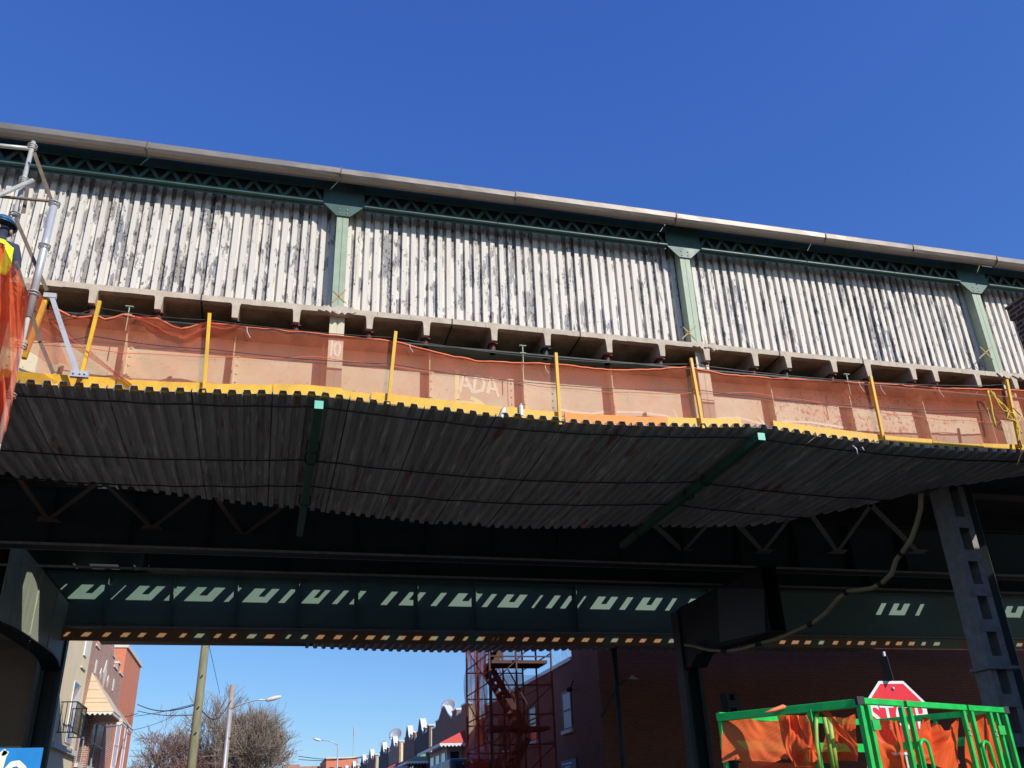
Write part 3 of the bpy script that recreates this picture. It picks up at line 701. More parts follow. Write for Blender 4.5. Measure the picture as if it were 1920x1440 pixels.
# I-section ends poking up above the net
for (u, v) in ((242, 582), (980, 655), (1588, 708)):
    p = at(u, v, Y=10.84); o = thing('beam_clamp', 'small pale I-shaped steel clamp standing above the orange net, ' + {242: 'near the scaffold tower', 980: 'above the lettering', 1588: 'near the far right bay'}[u], 'clamp', p, 'clamps above the net')
    m = MB(); m.box(p.x - .05, p.x + .05, 10.82, 10.86, p.z + .05, p.z + .06); m.box(p.x - .045, p.x + .045, 10.82, 10.86, p.z - .07, p.z - .06); m.box(p.x - .006, p.x + .006, 10.83, 10.85, p.z - .06, p.z + .05)
    m.tube([(p.x, 10.84, p.z - .07), (p.x, 10.84, p.z - .3)], .008, 6); m.build('clamp_body', M['post'], o)
# spray cans
for (u, v, l) in ((943, 772, 'tipped spray can lying left of the other on the yellow toe board'), (977, 768, 'upright spray can on the toe board under the splice rivets')):
    p = at(u, v, Y=10.45); o = thing('spray_can', l, 'spray can', p)
    d = Vector((.35, 0, 1)).normalized() if u == 943 else Vector((0, 0, 1))
    m = MB(); m.tube([p - d * .09, p + d * .05, p + d * .06], [.03, .03, .02], 10); m.build('can_body', M['white'], o, smooth=False)
    m = MB(); m.tube([p + d * .061, p + d * .09], .014, 8); m.build('cap', M['steelg'], o)
# yellow rope at the right end
m = MB()
for pl in ([(1862, 735), (1870, 752), (1885, 762), (1893, 780), (1906, 792), (1912, 820), (1915, 850), (1907, 872)], [(1858, 733), (1880, 770), (1900, 775), (1911, 800), (1909, 835)], [(1852, 733), (1858, 760), (1866, 800)], [(1870, 748), (1892, 770), (1888, 785), (1908, 790)], [(1900, 765), (1915, 780), (1905, 800), (1917, 812)]):
    P = [at(u, v, Y=10.36) for u, v in pl]; Q = []
    for a, b in zip(P[:-1], P[1:]):
        for k in range(4): q = a.lerp(b, k / 4); Q.append(q + Vector((.008 * math.sin(k * 2.5 + a.x * 40), 0, .006 * math.cos(k * 3 + a.z * 50))))
    Q.append(P[-1]); m.tube(Q, .012 if len(pl) != 3 else .016, 6)
tag(m.build('rope', M['rope'], smooth=True), 'tangled yellow rope hanging off the right end of the toe board', 'rope')
m = MB(); P = [at(u, v, Y=10.38) for u, v in ((1598, 835), (1606, 842), (1608, 852))]; m.tube(P, .01, 6); P = [at(u, v, Y=10.38) for u, v in ((1616, 838), (1620, 845))]; m.tube(P, .01, 6)
tag(m.build('plastic_strip', M['steelg'], smooth=True), 'pale plastic strip dangling under the yellow toe board', 'plastic strip')

# far work deck under the far girder
FD = thing('far_work_deck', 'corrugated work deck hanging beyond the far girder, seen edge-on over the street', 'work platform', (6, 27, 6.4))
m = MB(); pr = []; x = 1.0
while x < 20:
    for a, h in ((0, 0), (.09, 0), (.12, .06), (.22, .06)): pr.append((x + a, h))
    x += .25
n = len(pr); vs = []
for j in range(2):
    for xx, h in pr: vs.append((xx, 26.4 + j * 1.6, 6.44 + h - .10 * math.sin(math.pi * min(1, max(0, (xx - 1) / 8.5))) + .03))
m.add(vs, [(i, i + 1, n + i + 1, n + i) for i in range(n - 1)]); m.build('corrugated_sheet', M['deck'], FD, thick=.005)
m = MB(); m.box(-4.6, 1.2, 26.4, 27.9, 6.50, 6.54); m.build('plank', M['under'], FD)

# hose
hp = [(1727, 925, 12.9), (1726, 955, 13.1), (1718, 985, 13.5), (1708, 1012, 14), (1692, 1035, 14.6), (1680, 1050, 15), (1672, 1075, 15.6), (1655, 1092, 16.1), (1635, 1103, 16.6), (1610, 1106, 17), (1590, 1108, 17.4), (1572, 1122, 17.8), (1550, 1148, 18.2), (1525, 1168, 18.6), (1495, 1182, 19), (1460, 1198, 19.5), (1430, 1205, 20), (1395, 1216, 20.4), (1365, 1221, 20.8), (1330, 1219, 21.2), (1300, 1211, 21.6), (1285, 1209, 22)]
m = MB(); HP = [at(u, v, Y=y) if at(u, v, Y=y).x < 10.3 else at(u, v, X=10.3) for u, v, y in hp]; m.tube(HP, .042, 8)
hz = thing('hose', 'thick khaki hose looping down from the work deck past the lattice column under the viaduct', 'hose', HP[10])
m.build('hose_line', M['hose'], hz, smooth=True)
m = MB()
for i in (4, 7, 10, 13, 16, 18): a, b = HP[i], HP[i + 1]; m.tube([a, a.lerp(b, .3)], .055, 8)
m.build('tape_band', M['black'], hz)

# ================================================================== scaffold tower at left with worker
SC = thing('scaffold_tower', 'grey tube scaffold tower rising at the left edge in front of the ribbed wall', 'scaffold', (-3.2, 9.8, 0))
def sct(a, b, r, mat, name, ya=9.8, yb=9.8, ext=None):
    m = MB(); A = at(*a, Y=ya); B = at(*b, Y=yb)
    if ext is not None: B = Vector((A.x * .5 + B.x * .5, B.y, ext))
    m.tube([A, B], r, 12); return m.build(name, M[mat], SC, smooth=True)
A = at(63, 266, Y=9.8)
m = MB(); m.tube([(A.x, 9.8, A.z), (A.x, 9.8, 0)], .027, 12); m.build('standard', M['galv'], SC, smooth=True)
Bp = at(103, 378, Y=9.5)
m = MB(); m.tube([(Bp.x, 9.5, Bp.z), (Bp.x, 9.5, 6.75)], .042, 14); m.build('sleeve_tube', M['shiny'], SC, smooth=True)
m = MB(); m.tube([(Bp.x, 9.5, 6.75), (Bp.x, 9.5, 0)], .027, 12); m.build('standard', M['galv'], SC, smooth=True)
for dx in (-1.6,):
    for yy in (9.8, 8.6):
        m = MB(); m.tube([(A.x + dx, yy, A.z), (A.x + dx, yy, 0)], .027, 12); m.build('standard', M['galv'], SC, smooth=True)
sct((-60, 267), (60, 279), .026, 'galv', 'ledger'); sct((-60, 392), (61, 338), .026, 'galv', 'ledger', 9.2, 9.75)
sct((-50, 364), (92, 377), .018, 'brown', 'guard_bar', 9.7, 9.55)
m = MB()
for a, b in (((64, 286), (98, 380)), ((29, 409), (88, 545)), ((30, 490), (75, 640)), ((75, 640), (100, 700)), ((52, 350), (44, 400))):
    m = MB(); m.bar(at(*a, Y=9.68), at(*b, Y=9.66), .042, .006, (0, 1, 0)); m.build('brace', M['brown'], SC)
for z in [A.z - .06 - .52 * k for k in range(0, 14)]:
    for rr in (.05,):
        m = MB(); pts = [(A.x + rr * math.cos(t), 9.8 + rr * math.sin(t), z) for t in [2 * math.pi * k / 14 for k in range(15)]]; m.tube(pts, .009, 5)
        m.tube([(p[0], p[1], z - .035) for p in pts], .007, 5); m.build('rosette', M['galv'], SC, smooth=True)
for z in (Bp.z - .02, Bp.z - .62, Bp.z - 1.25, Bp.z - 1.9, Bp.z - 2.5):
    m = MB(); pts = [(Bp.x + .058 * math.cos(t), 9.5 + .058 * math.sin(t), z) for t in [2 * math.pi * k / 14 for k in range(15)]]; m.tube(pts, .009, 5); m.tube([(p[0], p[1], z - .035) for p in pts], .007, 5); m.build('rosette', M['galv'], SC, smooth=True)
m = MB(); m.box(-6, A.x + .05, 8.7, 9.7, 6.3, 6.35); m.build('plank_deck', M['wood2'], SC)
# nets on the tower
LN = thing('scaffold_net', 'bunched orange safety net hanging over the scaffold tower at the left edge', 'netting', (-3.2, 9.4, 6))
edge = [(-30, 425), (10, 462), (32, 505), (52, 560), (48, 600), (45, 640), (36, 680), (30, 715), (22, 755), (12, 800), (2, 832)]
def lnet(u, v):
    k = v * (len(edge) - 1); i = min(int(k), len(edge) - 2); t = k - i
    e = (edge[i][0] * (1 - t) + edge[i + 1][0] * t, edge[i][1] * (1 - t) + edge[i + 1][1] * t)
    px = e[0] - (1 - u) * 170
    f = .10 * math.sin(px * .16 + v * 3) + .06 * math.sin(px * .37 - v * 5) + .05 * noise.noise((px * .05, v * 6, 0))
    p = at(px, e[1] + 6 * math.sin(px * .09), Y=9.3 - .15 * u + f); return p
m = MB(); m.sheet(lnet, 90, 50); m.build('net_sheet', M['nets'], LN, smooth=True)
def lnet2(u, v):
    a = Vector(at(0, 470, Y=9.6)).lerp(at(75, 545, Y=9.9), u); b = Vector(at(-20, 640, Y=9.6)).lerp(at(130, 690, Y=10.35), u)
    p = a.lerp(b, v); p.y += .08 * math.sin(u * 14 + v * 4); p.z += .10 * math.sin(math.pi * u) * (1 - v) * -1; return p
m = MB(); m.sheet(lnet2, 50, 30); m.build('net_fold', M['net'], LN, smooth=True)

def skin_person(name, label, joints, edges, radii, loc, mat):
    me = bpy.data.meshes.new('body'); me.from_pydata(joints, edges, []); o = bpy.data.objects.new(name, me); COL.objects.link(o); o.location = loc
    sk = o.modifiers.new('skin', 'SKIN'); sk.use_smooth_shade = True
    if not me.skin_vertices: me.skin_vertices.new()
    for i, r_ in enumerate(radii): me.skin_vertices[0].data[i].radius = (r_, r_ * .85); 
    me.skin_vertices[0].data[0].use_root = True
    s_ = o.modifiers.new('sub', 'SUBSURF'); s_.levels = 2; s_.render_levels = 2
    me.materials.append(mat)
    dg = bpy.context.evaluated_depsgraph_get(); nm = bpy.data.meshes.new_from_object(o.evaluated_get(dg)); o.modifiers.clear(); o.data = nm; nm.name = 'body'
    return tag(o, label, 'person')
hp_ = at(-6, 432, Y=9.75) + Vector((.05, 0, .06))          # head of the worker, standing on the scaffold boards
J = [(0, 0, .95), (0, 0, 1.15), (0, 0, 1.35), (0, 0, 1.48), (0, 0, 1.56), (0, -.01, 1.66), (0, -.01, 1.74),
     (.19, 0, 1.42), (.26, -.02, 1.15), (.25, -.16, .95), (-.19, 0, 1.42), (-.26, -.02, 1.15), (-.25, -.16, .95),
     (.10, 0, .90), (.11, 0, .48), (.11, .03, .08), (.11, -.12, .04), (-.10, 0, .90), (-.11, 0, .48), (-.11, .03, .08), (-.11, -.12, .04)]
E_ = [(0, 1), (1, 2), (2, 3), (3, 4), (4, 5), (5, 6), (2, 7), (7, 8), (8, 9), (2, 10), (10, 11), (11, 12), (0, 13), (13, 14), (14, 15), (15, 16), (0, 17), (17, 18), (18, 19), (19, 20)]
Rr = [.15, .15, .17, .10, .06, .10, .08, .08, .055, .04, .08, .055, .04, .095, .065, .045, .04, .095, .065, .045, .04]
wk = skin_person('person', 'worker in blue hard hat and yellow hi-vis vest on the scaffold at the left edge', J, E_, Rr, (hp_.x, hp_.y, hp_.z - 1.70), M['denim'])
wo = wk.location
m = MB()
def vest(u, v):
    a = 2 * math.pi * u; z = 1.0 + .47 * v; rx = .225 - .02 * (1 - v) - (.1 * max(0, v - .8) / .2); ry = .155 - .02 * (1 - v) - (.05 * max(0, v - .8) / .2)
    return (wo.x + rx * math.cos(a), wo.y + ry * math.sin(a), wo.z + z)
m.sheet(vest, 28, 10); m.build('vest', M['hiv'], wk, smooth=True, thick=.008)
m = MB()
for s in (-.1, .1): m.box(wo.x + s - .03, wo.x + s + .03, wo.y - .165, wo.y - .16, wo.z + 1.02, wo.z + 1.36)
m.build('vest_stripe', M['hivo'], wk)
text_mesh('vest_lettering', "G'D.", .09, M['black'], wk, Matrix.Translation(Vector((wo.x + .06, wo.y - .172, wo.z + 1.33))) @ Matrix.Rotation(math.radians(90), 4, 'X'))
m = MB(); c = Vector((wo.x, wo.y, wo.z + 1.70))
def hat(u, v): a = 2 * math.pi * u; t = math.pi / 2 * v; return (c.x + .135 * math.cos(t) * math.cos(a), c.y + .155 * math.cos(t) * math.sin(a), c.z + .01 + .13 * math.sin(t))
m.sheet(hat, 24, 8); m.tube([(c.x + .15 * math.cos(a), c.y - .02 + .18 * math.sin(a), c.z + .01) for a in [2 * math.pi * k / 20 for k in range(21)]], .014, 6); m.build('hard_hat', M['hat'], wk, smooth=True)
m = MB(); m.sphere((c.x, c.y - .11, c.z - .07), .02, .03, .03); m.sphere((c.x + .10, c.y, c.z - .06), .02, .03, .04); m.sphere((c.x - .10, c.y, c.z - .06), .02, .03, .04); m.build('face_features', M['skin'], wk, smooth=True)

# ================================================================== near things
# brick building corner at the right edge
BC = thing('brick_building', 'dark brown brick building corner cutting in at the right edge before the ribbed wall', 'building', (13, 7.5, 0))
cz = at(1893, 575, Y=8.66)
m = MB(); m.box(cz.x, cz.x + 8, 6.0, 8.66, 0, cz.z - .22); m.build('wall', M['brickD'], BC)
m = MB(); m.box(cz.x - .035, cz.x + 8.03, 5.97, 8.69, cz.z - .22, cz.z - .03); m.build('corbel', M['brickD'], BC); m = MB(); m.box(cz.x - .05, cz.x + 8.04, 5.95, 8.70, cz.z - .03, cz.z); m.build('coping', M['brown'], BC)

# stop sign
sc_ = at(1685, 1345, Y=9.0)
ST = thing('stop_sign', 'red octagonal stop sign on a post behind the green lift basket', 'stop sign', (sc_.x, 9.05, 0))
R8 = .76 / 2 / math.cos(math.pi / 8)
def octo(r, y): return [(sc_.x + r * math.cos(math.pi / 8 + k * math.pi / 4), y, sc_.z + r * math.sin(math.pi / 8 + k * math.pi / 4)) for k in range(8)]
m = MB(); m.prism(octo(R8, 9.0), (0, .004, 0)); m.build('border', M['white'], ST)
m = MB(); m.prism(octo(R8 - .032, 8.997), (0, .0025, 0)); m.build('face', M['red'], ST)
text_mesh('lettering', 'STOP', .37, M['white'], ST, Matrix.Translation(Vector((sc_.x, 8.9945, sc_.z - .005))) @ Matrix.Rotation(math.radians(90), 4, 'X'), .001, .80)
m = MB(); m.box(sc_.x - .012, sc_.x + .012, 9.01, 9.035, 0, sc_.z + .70); m.build('post', M['steelg'], ST)
m = MB(); m.sphere((sc_.x, 8.99, sc_.z + .30), .018); m.sphere((sc_.x, 8.99, sc_.z - .30), .018); m.build('bolt', M['steelg'], ST)
m = MB(); P0 = at(1655, 1232, Y=9.0); P1 = at(1668, 1278, Y=9.0); m.prism([(P0.x - .02, 8.90, P0.z), (P0.x - .01, 9.06, P0.z), (P1.x - .01, 9.06, P1.z), (P1.x - .02, 8.90, P1.z)], (.006, 0, 0)); m.build('side_plate', M['iron'], ST)

# blue sign at bottom left
bl = at(82, 1402, Y=6.0); BS = thing('blue_sign', 'blue metal sign with white painted script at the lower left corner', 'sign', (bl.x - .4, 6.0, 0))
m = MB(); m.box(bl.x - 1.0, bl.x, 5.99, 6.0, bl.z - .62, bl.z); m.build('panel', M['blue'], BS)
m = MB(); m.box(bl.x - .55, bl.x - .49, 6.005, 6.04, 0, bl.z - .04); m.build('post', M['steelg'], BS)
m = MB()
for pl in ([(12, 1408), (6, 1420), (0, 1440), (-6, 1460)], [(12, 1408), (2, 1415), (-14, 1422)], [(12, 1445), (22, 1433), (34, 1431), (44, 1440), (46, 1460), (36, 1480), (20, 1482), (12, 1466), (12, 1445)]):
    q = stroke(pl, .03, 5.985); m.add(q.v, q.f)
m.build('lettering', M['sprayw'], BS)

# boom lift basket
ZB = 2.31
C0 = at(1610, 1314, Z=ZB); LA = at(1346, 1342, Z=ZB); RB = at(1882, 1332, Z=ZB)
BK_ = LA + (RB - C0)
LB = thing('lift_basket', 'bright green aerial lift basket hung with orange netting at the lower right', 'lift basket', (C0.x + .6, C0.y + .6, 0))
def zz(p, z): return Vector((p.x, p.y, z))
zf, zmid = 1.2, ZB - .555
rail = MB(); 
for a, b in ((C0, LA),): rail.bar(zz(a, ZB - .015), zz(b, ZB - .015), .045, .06)
rail.build('top_rail', M['lift'], LB, bev=.004)
for a, b in ((C0, RB),):
    ts = [(0, .265), (.285, .70), (.715, 1)]
    for t0, t1 in ts:
        m = MB(); P, Q = a.lerp(b, t0), a.lerp(b, t1); m.bar(zz(P, ZB), zz(Q, ZB), .04, .044); m.build('top_rail', M['lift'], LB, bev=.004)
for a, b in ((LA, BK_), (BK_, RB)):
    m = MB(); m.bar(zz(a, ZB), zz(b, ZB), .04, .05); m.build('top_rail', M['lift'], LB); m = MB(); m.bar(zz(a, ZB - .22), zz(b, ZB - .22), .03, .07); m.build('mid_rail', M['lift'], LB)
m = MB(); m.bar(zz(C0, zmid), zz(LA, zmid), .04, .05); m.build('mid_rail', M['lift'], LB, bev=.004)
m = MB(); m.bar(zz(C0, zmid), zz(C0.lerp(RB, .27), zmid), .04, .05); m.build('mid_rail', M['lift'], LB, bev=.004)
for base, tt, w in ((C0.lerp(LA, .985), 0, .04), (C0.lerp(LA, .33), 0, .055), (C0, 0, .05), (C0.lerp(RB, .045), 0, .045), (C0.lerp(RB, .255), 0, .045), (C0.lerp(RB, .995), 0, .045), (C0.lerp(RB, .93), 0, .04), (BK_, 0, .04), (LA.lerp(BK_, .5), 0, .04), (BK_.lerp(RB, .5), 0, .04)):
    m = MB(); m.bar(zz(base, zf), zz(base, ZB - .026), w * .8, w * .8, (RB - C0)); m.build('upright', M['lift'], LB, bev=.004)
# small brackets on uprights
for t in (.06, .92): m = MB(); q = C0.lerp(RB, t) + Vector((0, -.03, 0)); m.box(q.x - .03, q.x + .03, q.y - .01, q.y + .01, ZB - .2, ZB - .13); m.build('bracket', M['lift'], LB)
for t0, t1, kick in ((.285, .70, True), (.715, .90, False)):
    P, Q = C0.lerp(RB, t0), C0.lerp(RB, t1); m = MB()
    for e in (t0 + .022, t1 - .022): q = C0.lerp(RB, e); m.bar(zz(q, zf + .05), zz(q, ZB - .026), .034, .036, (RB - C0))
    m.bar(zz(P, zmid - .03), zz(Q, zmid - .03), .03, .07); m.bar(zz(P, zf + .1), zz(Q, zf + .1), .03, .2)
    if kick: m.bar(zz(P, zmid - .14), zz(Q, zmid - .14), .01, .2)
    gt = m.build('gate', M['lift'], LB, bev=.003)
    h = C0.lerp(RB, t0 + .02) + Vector((-.015, -.06, 0)); m = MB(); ht = .58 if not kick else .62; d = (RB - C0).normalized() * .11
    pts = [zz(h, zmid - .3)] + [zz(h, ZB - .31)] + [zz(h + d * (.5 - .5 * math.cos(math.pi * k / 6)), ZB - .31 + .05 * math.sin(math.pi * k / 6)) for k in range(7)] + [zz(h + d, ZB - .33), zz(h + d * 1.25, zmid - .3)]
    m.tube(pts, .013, 8); m.build('handle', M['lift'], gt, smooth=True)
    m = MB()
    for dz in (.17, .21): q = C0.lerp(RB, t1 - .02) + Vector((0, -.026, 0)); m.sphere(zz(q, ZB - dz), .008)
    m.build('hinge_bolt', M['steelg'], gt)
for q in (C0, RB): m = MB(); m.box(q.x - .03, q.x + .03, q.y - .03, q.y + .03, ZB - .028, ZB + .028); m.build('corner_cap', M['black'], LB)
m = MB(); m.prism([zz(C0, zf - .05), zz(RB, zf - .05), zz(BK_, zf - .05), zz(LA, zf - .05)], (0, 0, .05)); m.build('floor', M['lift'], LB)
cc = (C0 + BK_) / 2; m = MB()
for k in range(3):
    z = .25 + k * .3; m.bar((cc.x - .7, cc.y - .2, z), (cc.x + .7, cc.y - .2, z + .28), .05, .08); m.bar((cc.x + .7, cc.y + .2, z), (cc.x - .7, cc.y + .2, z + .28), .05, .08)
m.box(cc.x - .9, cc.x + .9, cc.y - .35, cc.y + .35, .12, .3)
m.build('scissor_base', M['lift'], LB)
for dx in (-.7, .7):
    for dy in (-.4, .4): m = MB(); m.tube([(cc.x + dx, cc.y + dy - .06, .2), (cc.x + dx, cc.y + dy + .06, .2)], .2, 16); m.build('wheel', M['black'], LB)
def px_sheet(name, quad, depths, label, amp, seed, mat='netd', nu=40, nv=34, sag=0.):
    "cloth-like net between four corners; each corner has its own distance"
    P = [at(u, v, Y=y) for (u, v), y in zip(quad, depths)]
    def fn(u, v):
        p = P[0].lerp(P[1], u).lerp(P[3].lerp(P[2], u), v)
        e = math.sin(math.pi * u) * .6 + .4
        f = amp * e * (.55 * math.sin(u * 9 + v * 3 * math.sin(seed) + seed) + .9 * noise.noise((u * 3.2 + seed, v * 1.6, seed)) + .35 * noise.noise((u * 8 + v * 5 * math.cos(seed * 3), v * 2.5, seed + 4)))
        lobe = .05 * noise.noise((u * 2.3, v * 2.3, seed + 9)) * min(1, 6 * min(u, 1 - u) + .5)
        p = p + Vector((f * .12 + lobe * .6, f, -sag * math.sin(math.pi * u) * (1 - v) + lobe * (.5 + v))); return p
    m = MB(); m.sheet(fn, nu, nv); o = m.build(name, M[mat], smooth=True); return tag(o, label, 'netting', 'nets hung in the lift basket')
ya_ = lambda u: C0.y + (LA.y - C0.y) * (1610 - u) / 265.
yb_ = lambda u: C0.y + (RB.y - C0.y) * (u - 1610) / 270.
px_sheet('hung_net', [(1352, 1344), (1472, 1352), (1476, 1430), (1354, 1430)], [6.95, 6.75, 6.72, 6.92], 'pale orange net panel tied in the left end of the basket', .03, 1, 'netp')
px_sheet('hung_net', [(1458, 1340), (1510, 1342), (1535, 1418), (1475, 1425)], [ya_(1460) - .05, ya_(1510) - .05, ya_(1540) - .08, ya_(1475) - .08], 'deep orange-red net bag bulging over the left side rail of the basket', .09, 2)
px_sheet('hung_net', [(1464, 1340), (1508, 1342), (1534, 1422), (1484, 1434)], [6.5, 6.38, 6.28, 6.42], 'deep orange-red net bag bulging over the left side rail of the basket', .07, 12)
px_sheet('hung_net', [(1534, 1324), (1550, 1330), (1608, 1400), (1606, 1424)], [ya_(1534), ya_(1550), ya_(1605), ya_(1605)], 'narrow orange net strip slung diagonally beside the corner upright', .03, 3, nu=16)
px_sheet('hung_net', [(1552, 1348), (1603, 1340), (1606, 1426), (1540, 1430)], [6.6, 6.45, 6.45, 6.6], 'loose dark orange net filling the panel left of the corner upright', .08, 4, 'netd')
px_sheet('hung_net', [(1628, 1348), (1688, 1352), (1700, 1450), (1628, 1450)], [yb_(1640) + .12, yb_(1672) + .12, yb_(1692) + .1, yb_(1640) + .1], 'gathered orange net dangling in front of the stop sign left half', .08, 5)
px_sheet('hung_net', [(1730, 1348), (1798, 1345), (1798, 1434), (1705, 1434)], [yb_(1720) + .1, yb_(1795) + .1, yb_(1795) + .08, yb_(1700) + .08], 'crumpled orange net draped across the middle gate', .08, 6, 'netd', sag=.10)
px_sheet('hung_net', [(1728, 1344), (1772, 1370), (1800, 1432), (1722, 1436)], [yb_(1728) + .15, yb_(1772) + .15, yb_(1800) + .15, yb_(1722) + .15], 'crumpled orange net draped across the middle gate', .06, 16)
px_sheet('hung_net', [(1810, 1336), (1872, 1343), (1882, 1448), (1812, 1448)], [yb_(1816) + .1, yb_(1862) + .1, yb_(1870) + .08, yb_(1822) + .08], 'flat orange net stretched behind the rightmost gate', .05, 7)
px_sheet('hung_net', [(1385, 1430), (1530, 1428), (1530, 1455), (1385, 1455)], [ya_(1385) + .04, ya_(1530) + .04, ya_(1530) + .04, ya_(1385) + .04], 'orange net strip showing under the lower side rail', .04, 8, nv=10)
m = MB(); P = [at(u, v, Y=y) for u, v, y in ((1432, 1331, 6.5), (1450, 1326, 6.5), (1468, 1320, 6.5), (1480, 1323, 6.5))]
m.tube([p + Vector((0, 0, -.02)) for p in P], [.004, .014, .018, .004], 8); tag(m.build('net_roll', M['cord'], smooth=True), 'small orange net bundle resting on the dark side rail', 'netting')
m = MB(); m.tube([at(1532, 1332, Y=6.35), at(1530, 1360, Y=6.3), at(1531, 1395, Y=6.3), at(1537, 1440, Y=6.3)], .016, 8); m.tube([at(1545, 1345, Y=6.4), at(1552, 1380, Y=6.42), at(1562, 1440, Y=6.45)], .016, 8); m.tube([at(1554, 1345, Y=6.5), at(1560, 1390, Y=6.5), at(1568, 1440, Y=6.5)], .022, 8)
tag(m.build('air_hose', M['lime'], smooth=True), 'green hoses hanging inside the basket behind the side netting', 'hose')

# ================================================================== beyond the viaduct
def window(parent, wmat, gmat, pts, depth, dirv, name='window'):
    "a framed pane: pts = (a0,a1,z0,z1) in the wall plane; dirv 'X+' / 'X-' / 'Y-'"
    pass
def win_x(parent, x, s, y0, y1, z0, z1, glass='glass', frame='white', sill=True, recess=.0):
    "window on a wall x=const facing s"
    m = MB(); t = .07; xf = x + s * .03
    m.box(x + s * .002, xf, y0, y1, z1 - t, z1); m.box(x + s * .002, xf, y0, y1, z0, z0 + t); m.box(x + s * .002, xf, y0, y0 + t, z0 + t, z1 - t); m.box(x + s * .002, xf, y1 - t, y1, z0 + t, z1 - t)
    m.box(x + s * .002, xf, y0 + t, y1 - t, (z0 + z1) / 2 - .03, (z0 + z1) / 2 + .03); w = m.build('window', M[frame], parent)
    m = MB(); m.box(x + s * .003, x + s * .012, y0 + t, y1 - t, z0 + t, z1 - t); m.build('pane', M[glass], w)
    if sill: m = MB(); m.box(x + s * .002, x + s * .10, y0 - .08, y1 + .08, z0 - .12, z0 - .002); m.build('sill', M['stone'], w)
    return w
# brick building right, in the shade of the viaduct
BR = thing('brick_building', 'red brick building on the street corner under the viaduct, with a white roof coping', 'building', (14, 30, 0))
XB = 10.37
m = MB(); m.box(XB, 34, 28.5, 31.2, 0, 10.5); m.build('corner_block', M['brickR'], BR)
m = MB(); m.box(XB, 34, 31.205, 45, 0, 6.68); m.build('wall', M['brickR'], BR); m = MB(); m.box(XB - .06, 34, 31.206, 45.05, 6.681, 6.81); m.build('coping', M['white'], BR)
win_x(BR, XB, -1, 31.5, 32.55, 4.45, 5.75, 'curtain', 'iron'); win_x(BR, XB, -1, 36.0, 37.1, 4.45, 5.75, 'glass', 'iron'); win_x(BR, XB, -1, 40.5, 41.6, 4.45, 5.75, 'glass', 'iron')
lw = thing('wall_lamp', 'small black lamp fixed above the brick wall window', 'lamp', (XB - .1, 31.6, 6.0)); p = at(1070, 1290, X=XB - .12)
m = MB(); m.tube([p, p + Vector((.1, 0, .25))], .025, 8); m.sphere(p + Vector((-.05, 0, -.05)), .12, .1, .09); m.build('lamp_head', M['iron'], lw, smooth=True)
sg = thing('wall_sign', 'small blue notice sign on the brick wall below the window', 'sign', (XB - .04, 31, 3.3)); a = at(1052, 1428, X=XB - .04); b = at(1080, 1423, X=XB - .04)
m = MB(); m.box(XB - .05, XB - .03, b.y, a.y, a.z - .8, a.z); m.build('panel', worn('faded_blue_panel', (.10, .17, .30), .2, 8, .6), sg)
m = MB()
for k, (c0, c1) in enumerate(((.1, .75), (.3, .65), (.55, .95), (.1, .9))): m.box(XB - .057, XB - .052, b.y + (a.y - b.y) * (1 - c1), b.y + (a.y - b.y) * (1 - c0), a.z - .13 - k * .11, a.z - .09 - k * .11)
m.build('printed_lines', M['white'], sg)
# street lamp against the corner
lp = at(1158, 1300, Y=27.6); SL = thing('street_lamp', 'old street lamp with white dish shade on an arm in the shade below the viaduct', 'street lamp', (lp.x, 27.6, 0))
m = MB(); m.tube([(lp.x, 27.6, 0), (lp.x, 27.6, 7.4)], .09, 10); m.build('pole', M['under'], SL, smooth=True)
q = at(1186, 1272, Y=27.3); m = MB(); m.tube([at(1128, 1345, Y=27.4), at(1145, 1310, Y=27.4), at(1160, 1285, Y=27.4), q + Vector((-.1, 0, .0))], .035, 8); m.build('arm', M['under'], SL, smooth=True)
m = MB(); m.tube([q + Vector((0, 0, .10)), q + Vector((0, 0, .07)), q + Vector((0, 0, .02)), q + Vector((0, 0, -.02))], [.03, .05, .10, .21], 16); m.build('lamp_shade', M['lampw'], SL, smooth=True)

# stair scaffold tower
TW = thing('stair_scaffold', 'scaffold stair tower wrapped in red-orange netting beside the brick building', 'scaffold', (7.2, 29.7, 0))
tx0, tx1, ty0, ty1, tz = 6.95, 9.05, 29.4, 33.0, 9.3
for x in (tx0, (tx0 + tx1) / 2 - .15, tx1):
    for y in (ty0, (ty0 + ty1) / 2, ty1):
        m = MB(); m.tube([(x, y, 0), (x, y, tz)], .035, 8); m.build('standard', M['dkred'], TW, smooth=True)
m = MB()
for k in range(10):
    z = .9 * k + .2
    for y in (ty0, ty1): m.tube([(tx0, y, z), (tx1, y, z)], .025, 6); 
    for x in (tx0, tx1): m.tube([(x, ty0, z + .1), (x, ty1, z + .1)], .025, 6)
    if k % 2 == 0: 
        m.tube([(tx0, ty0 - .03, z), (tx1, ty0 - .03, z + 1.8)], .02, 6); m.tube([(tx0 - .03, ty0, z), (tx0 - .03, ty1, z + 1.8)], .02, 6)
m.build('ledger', M['dkred'], TW)
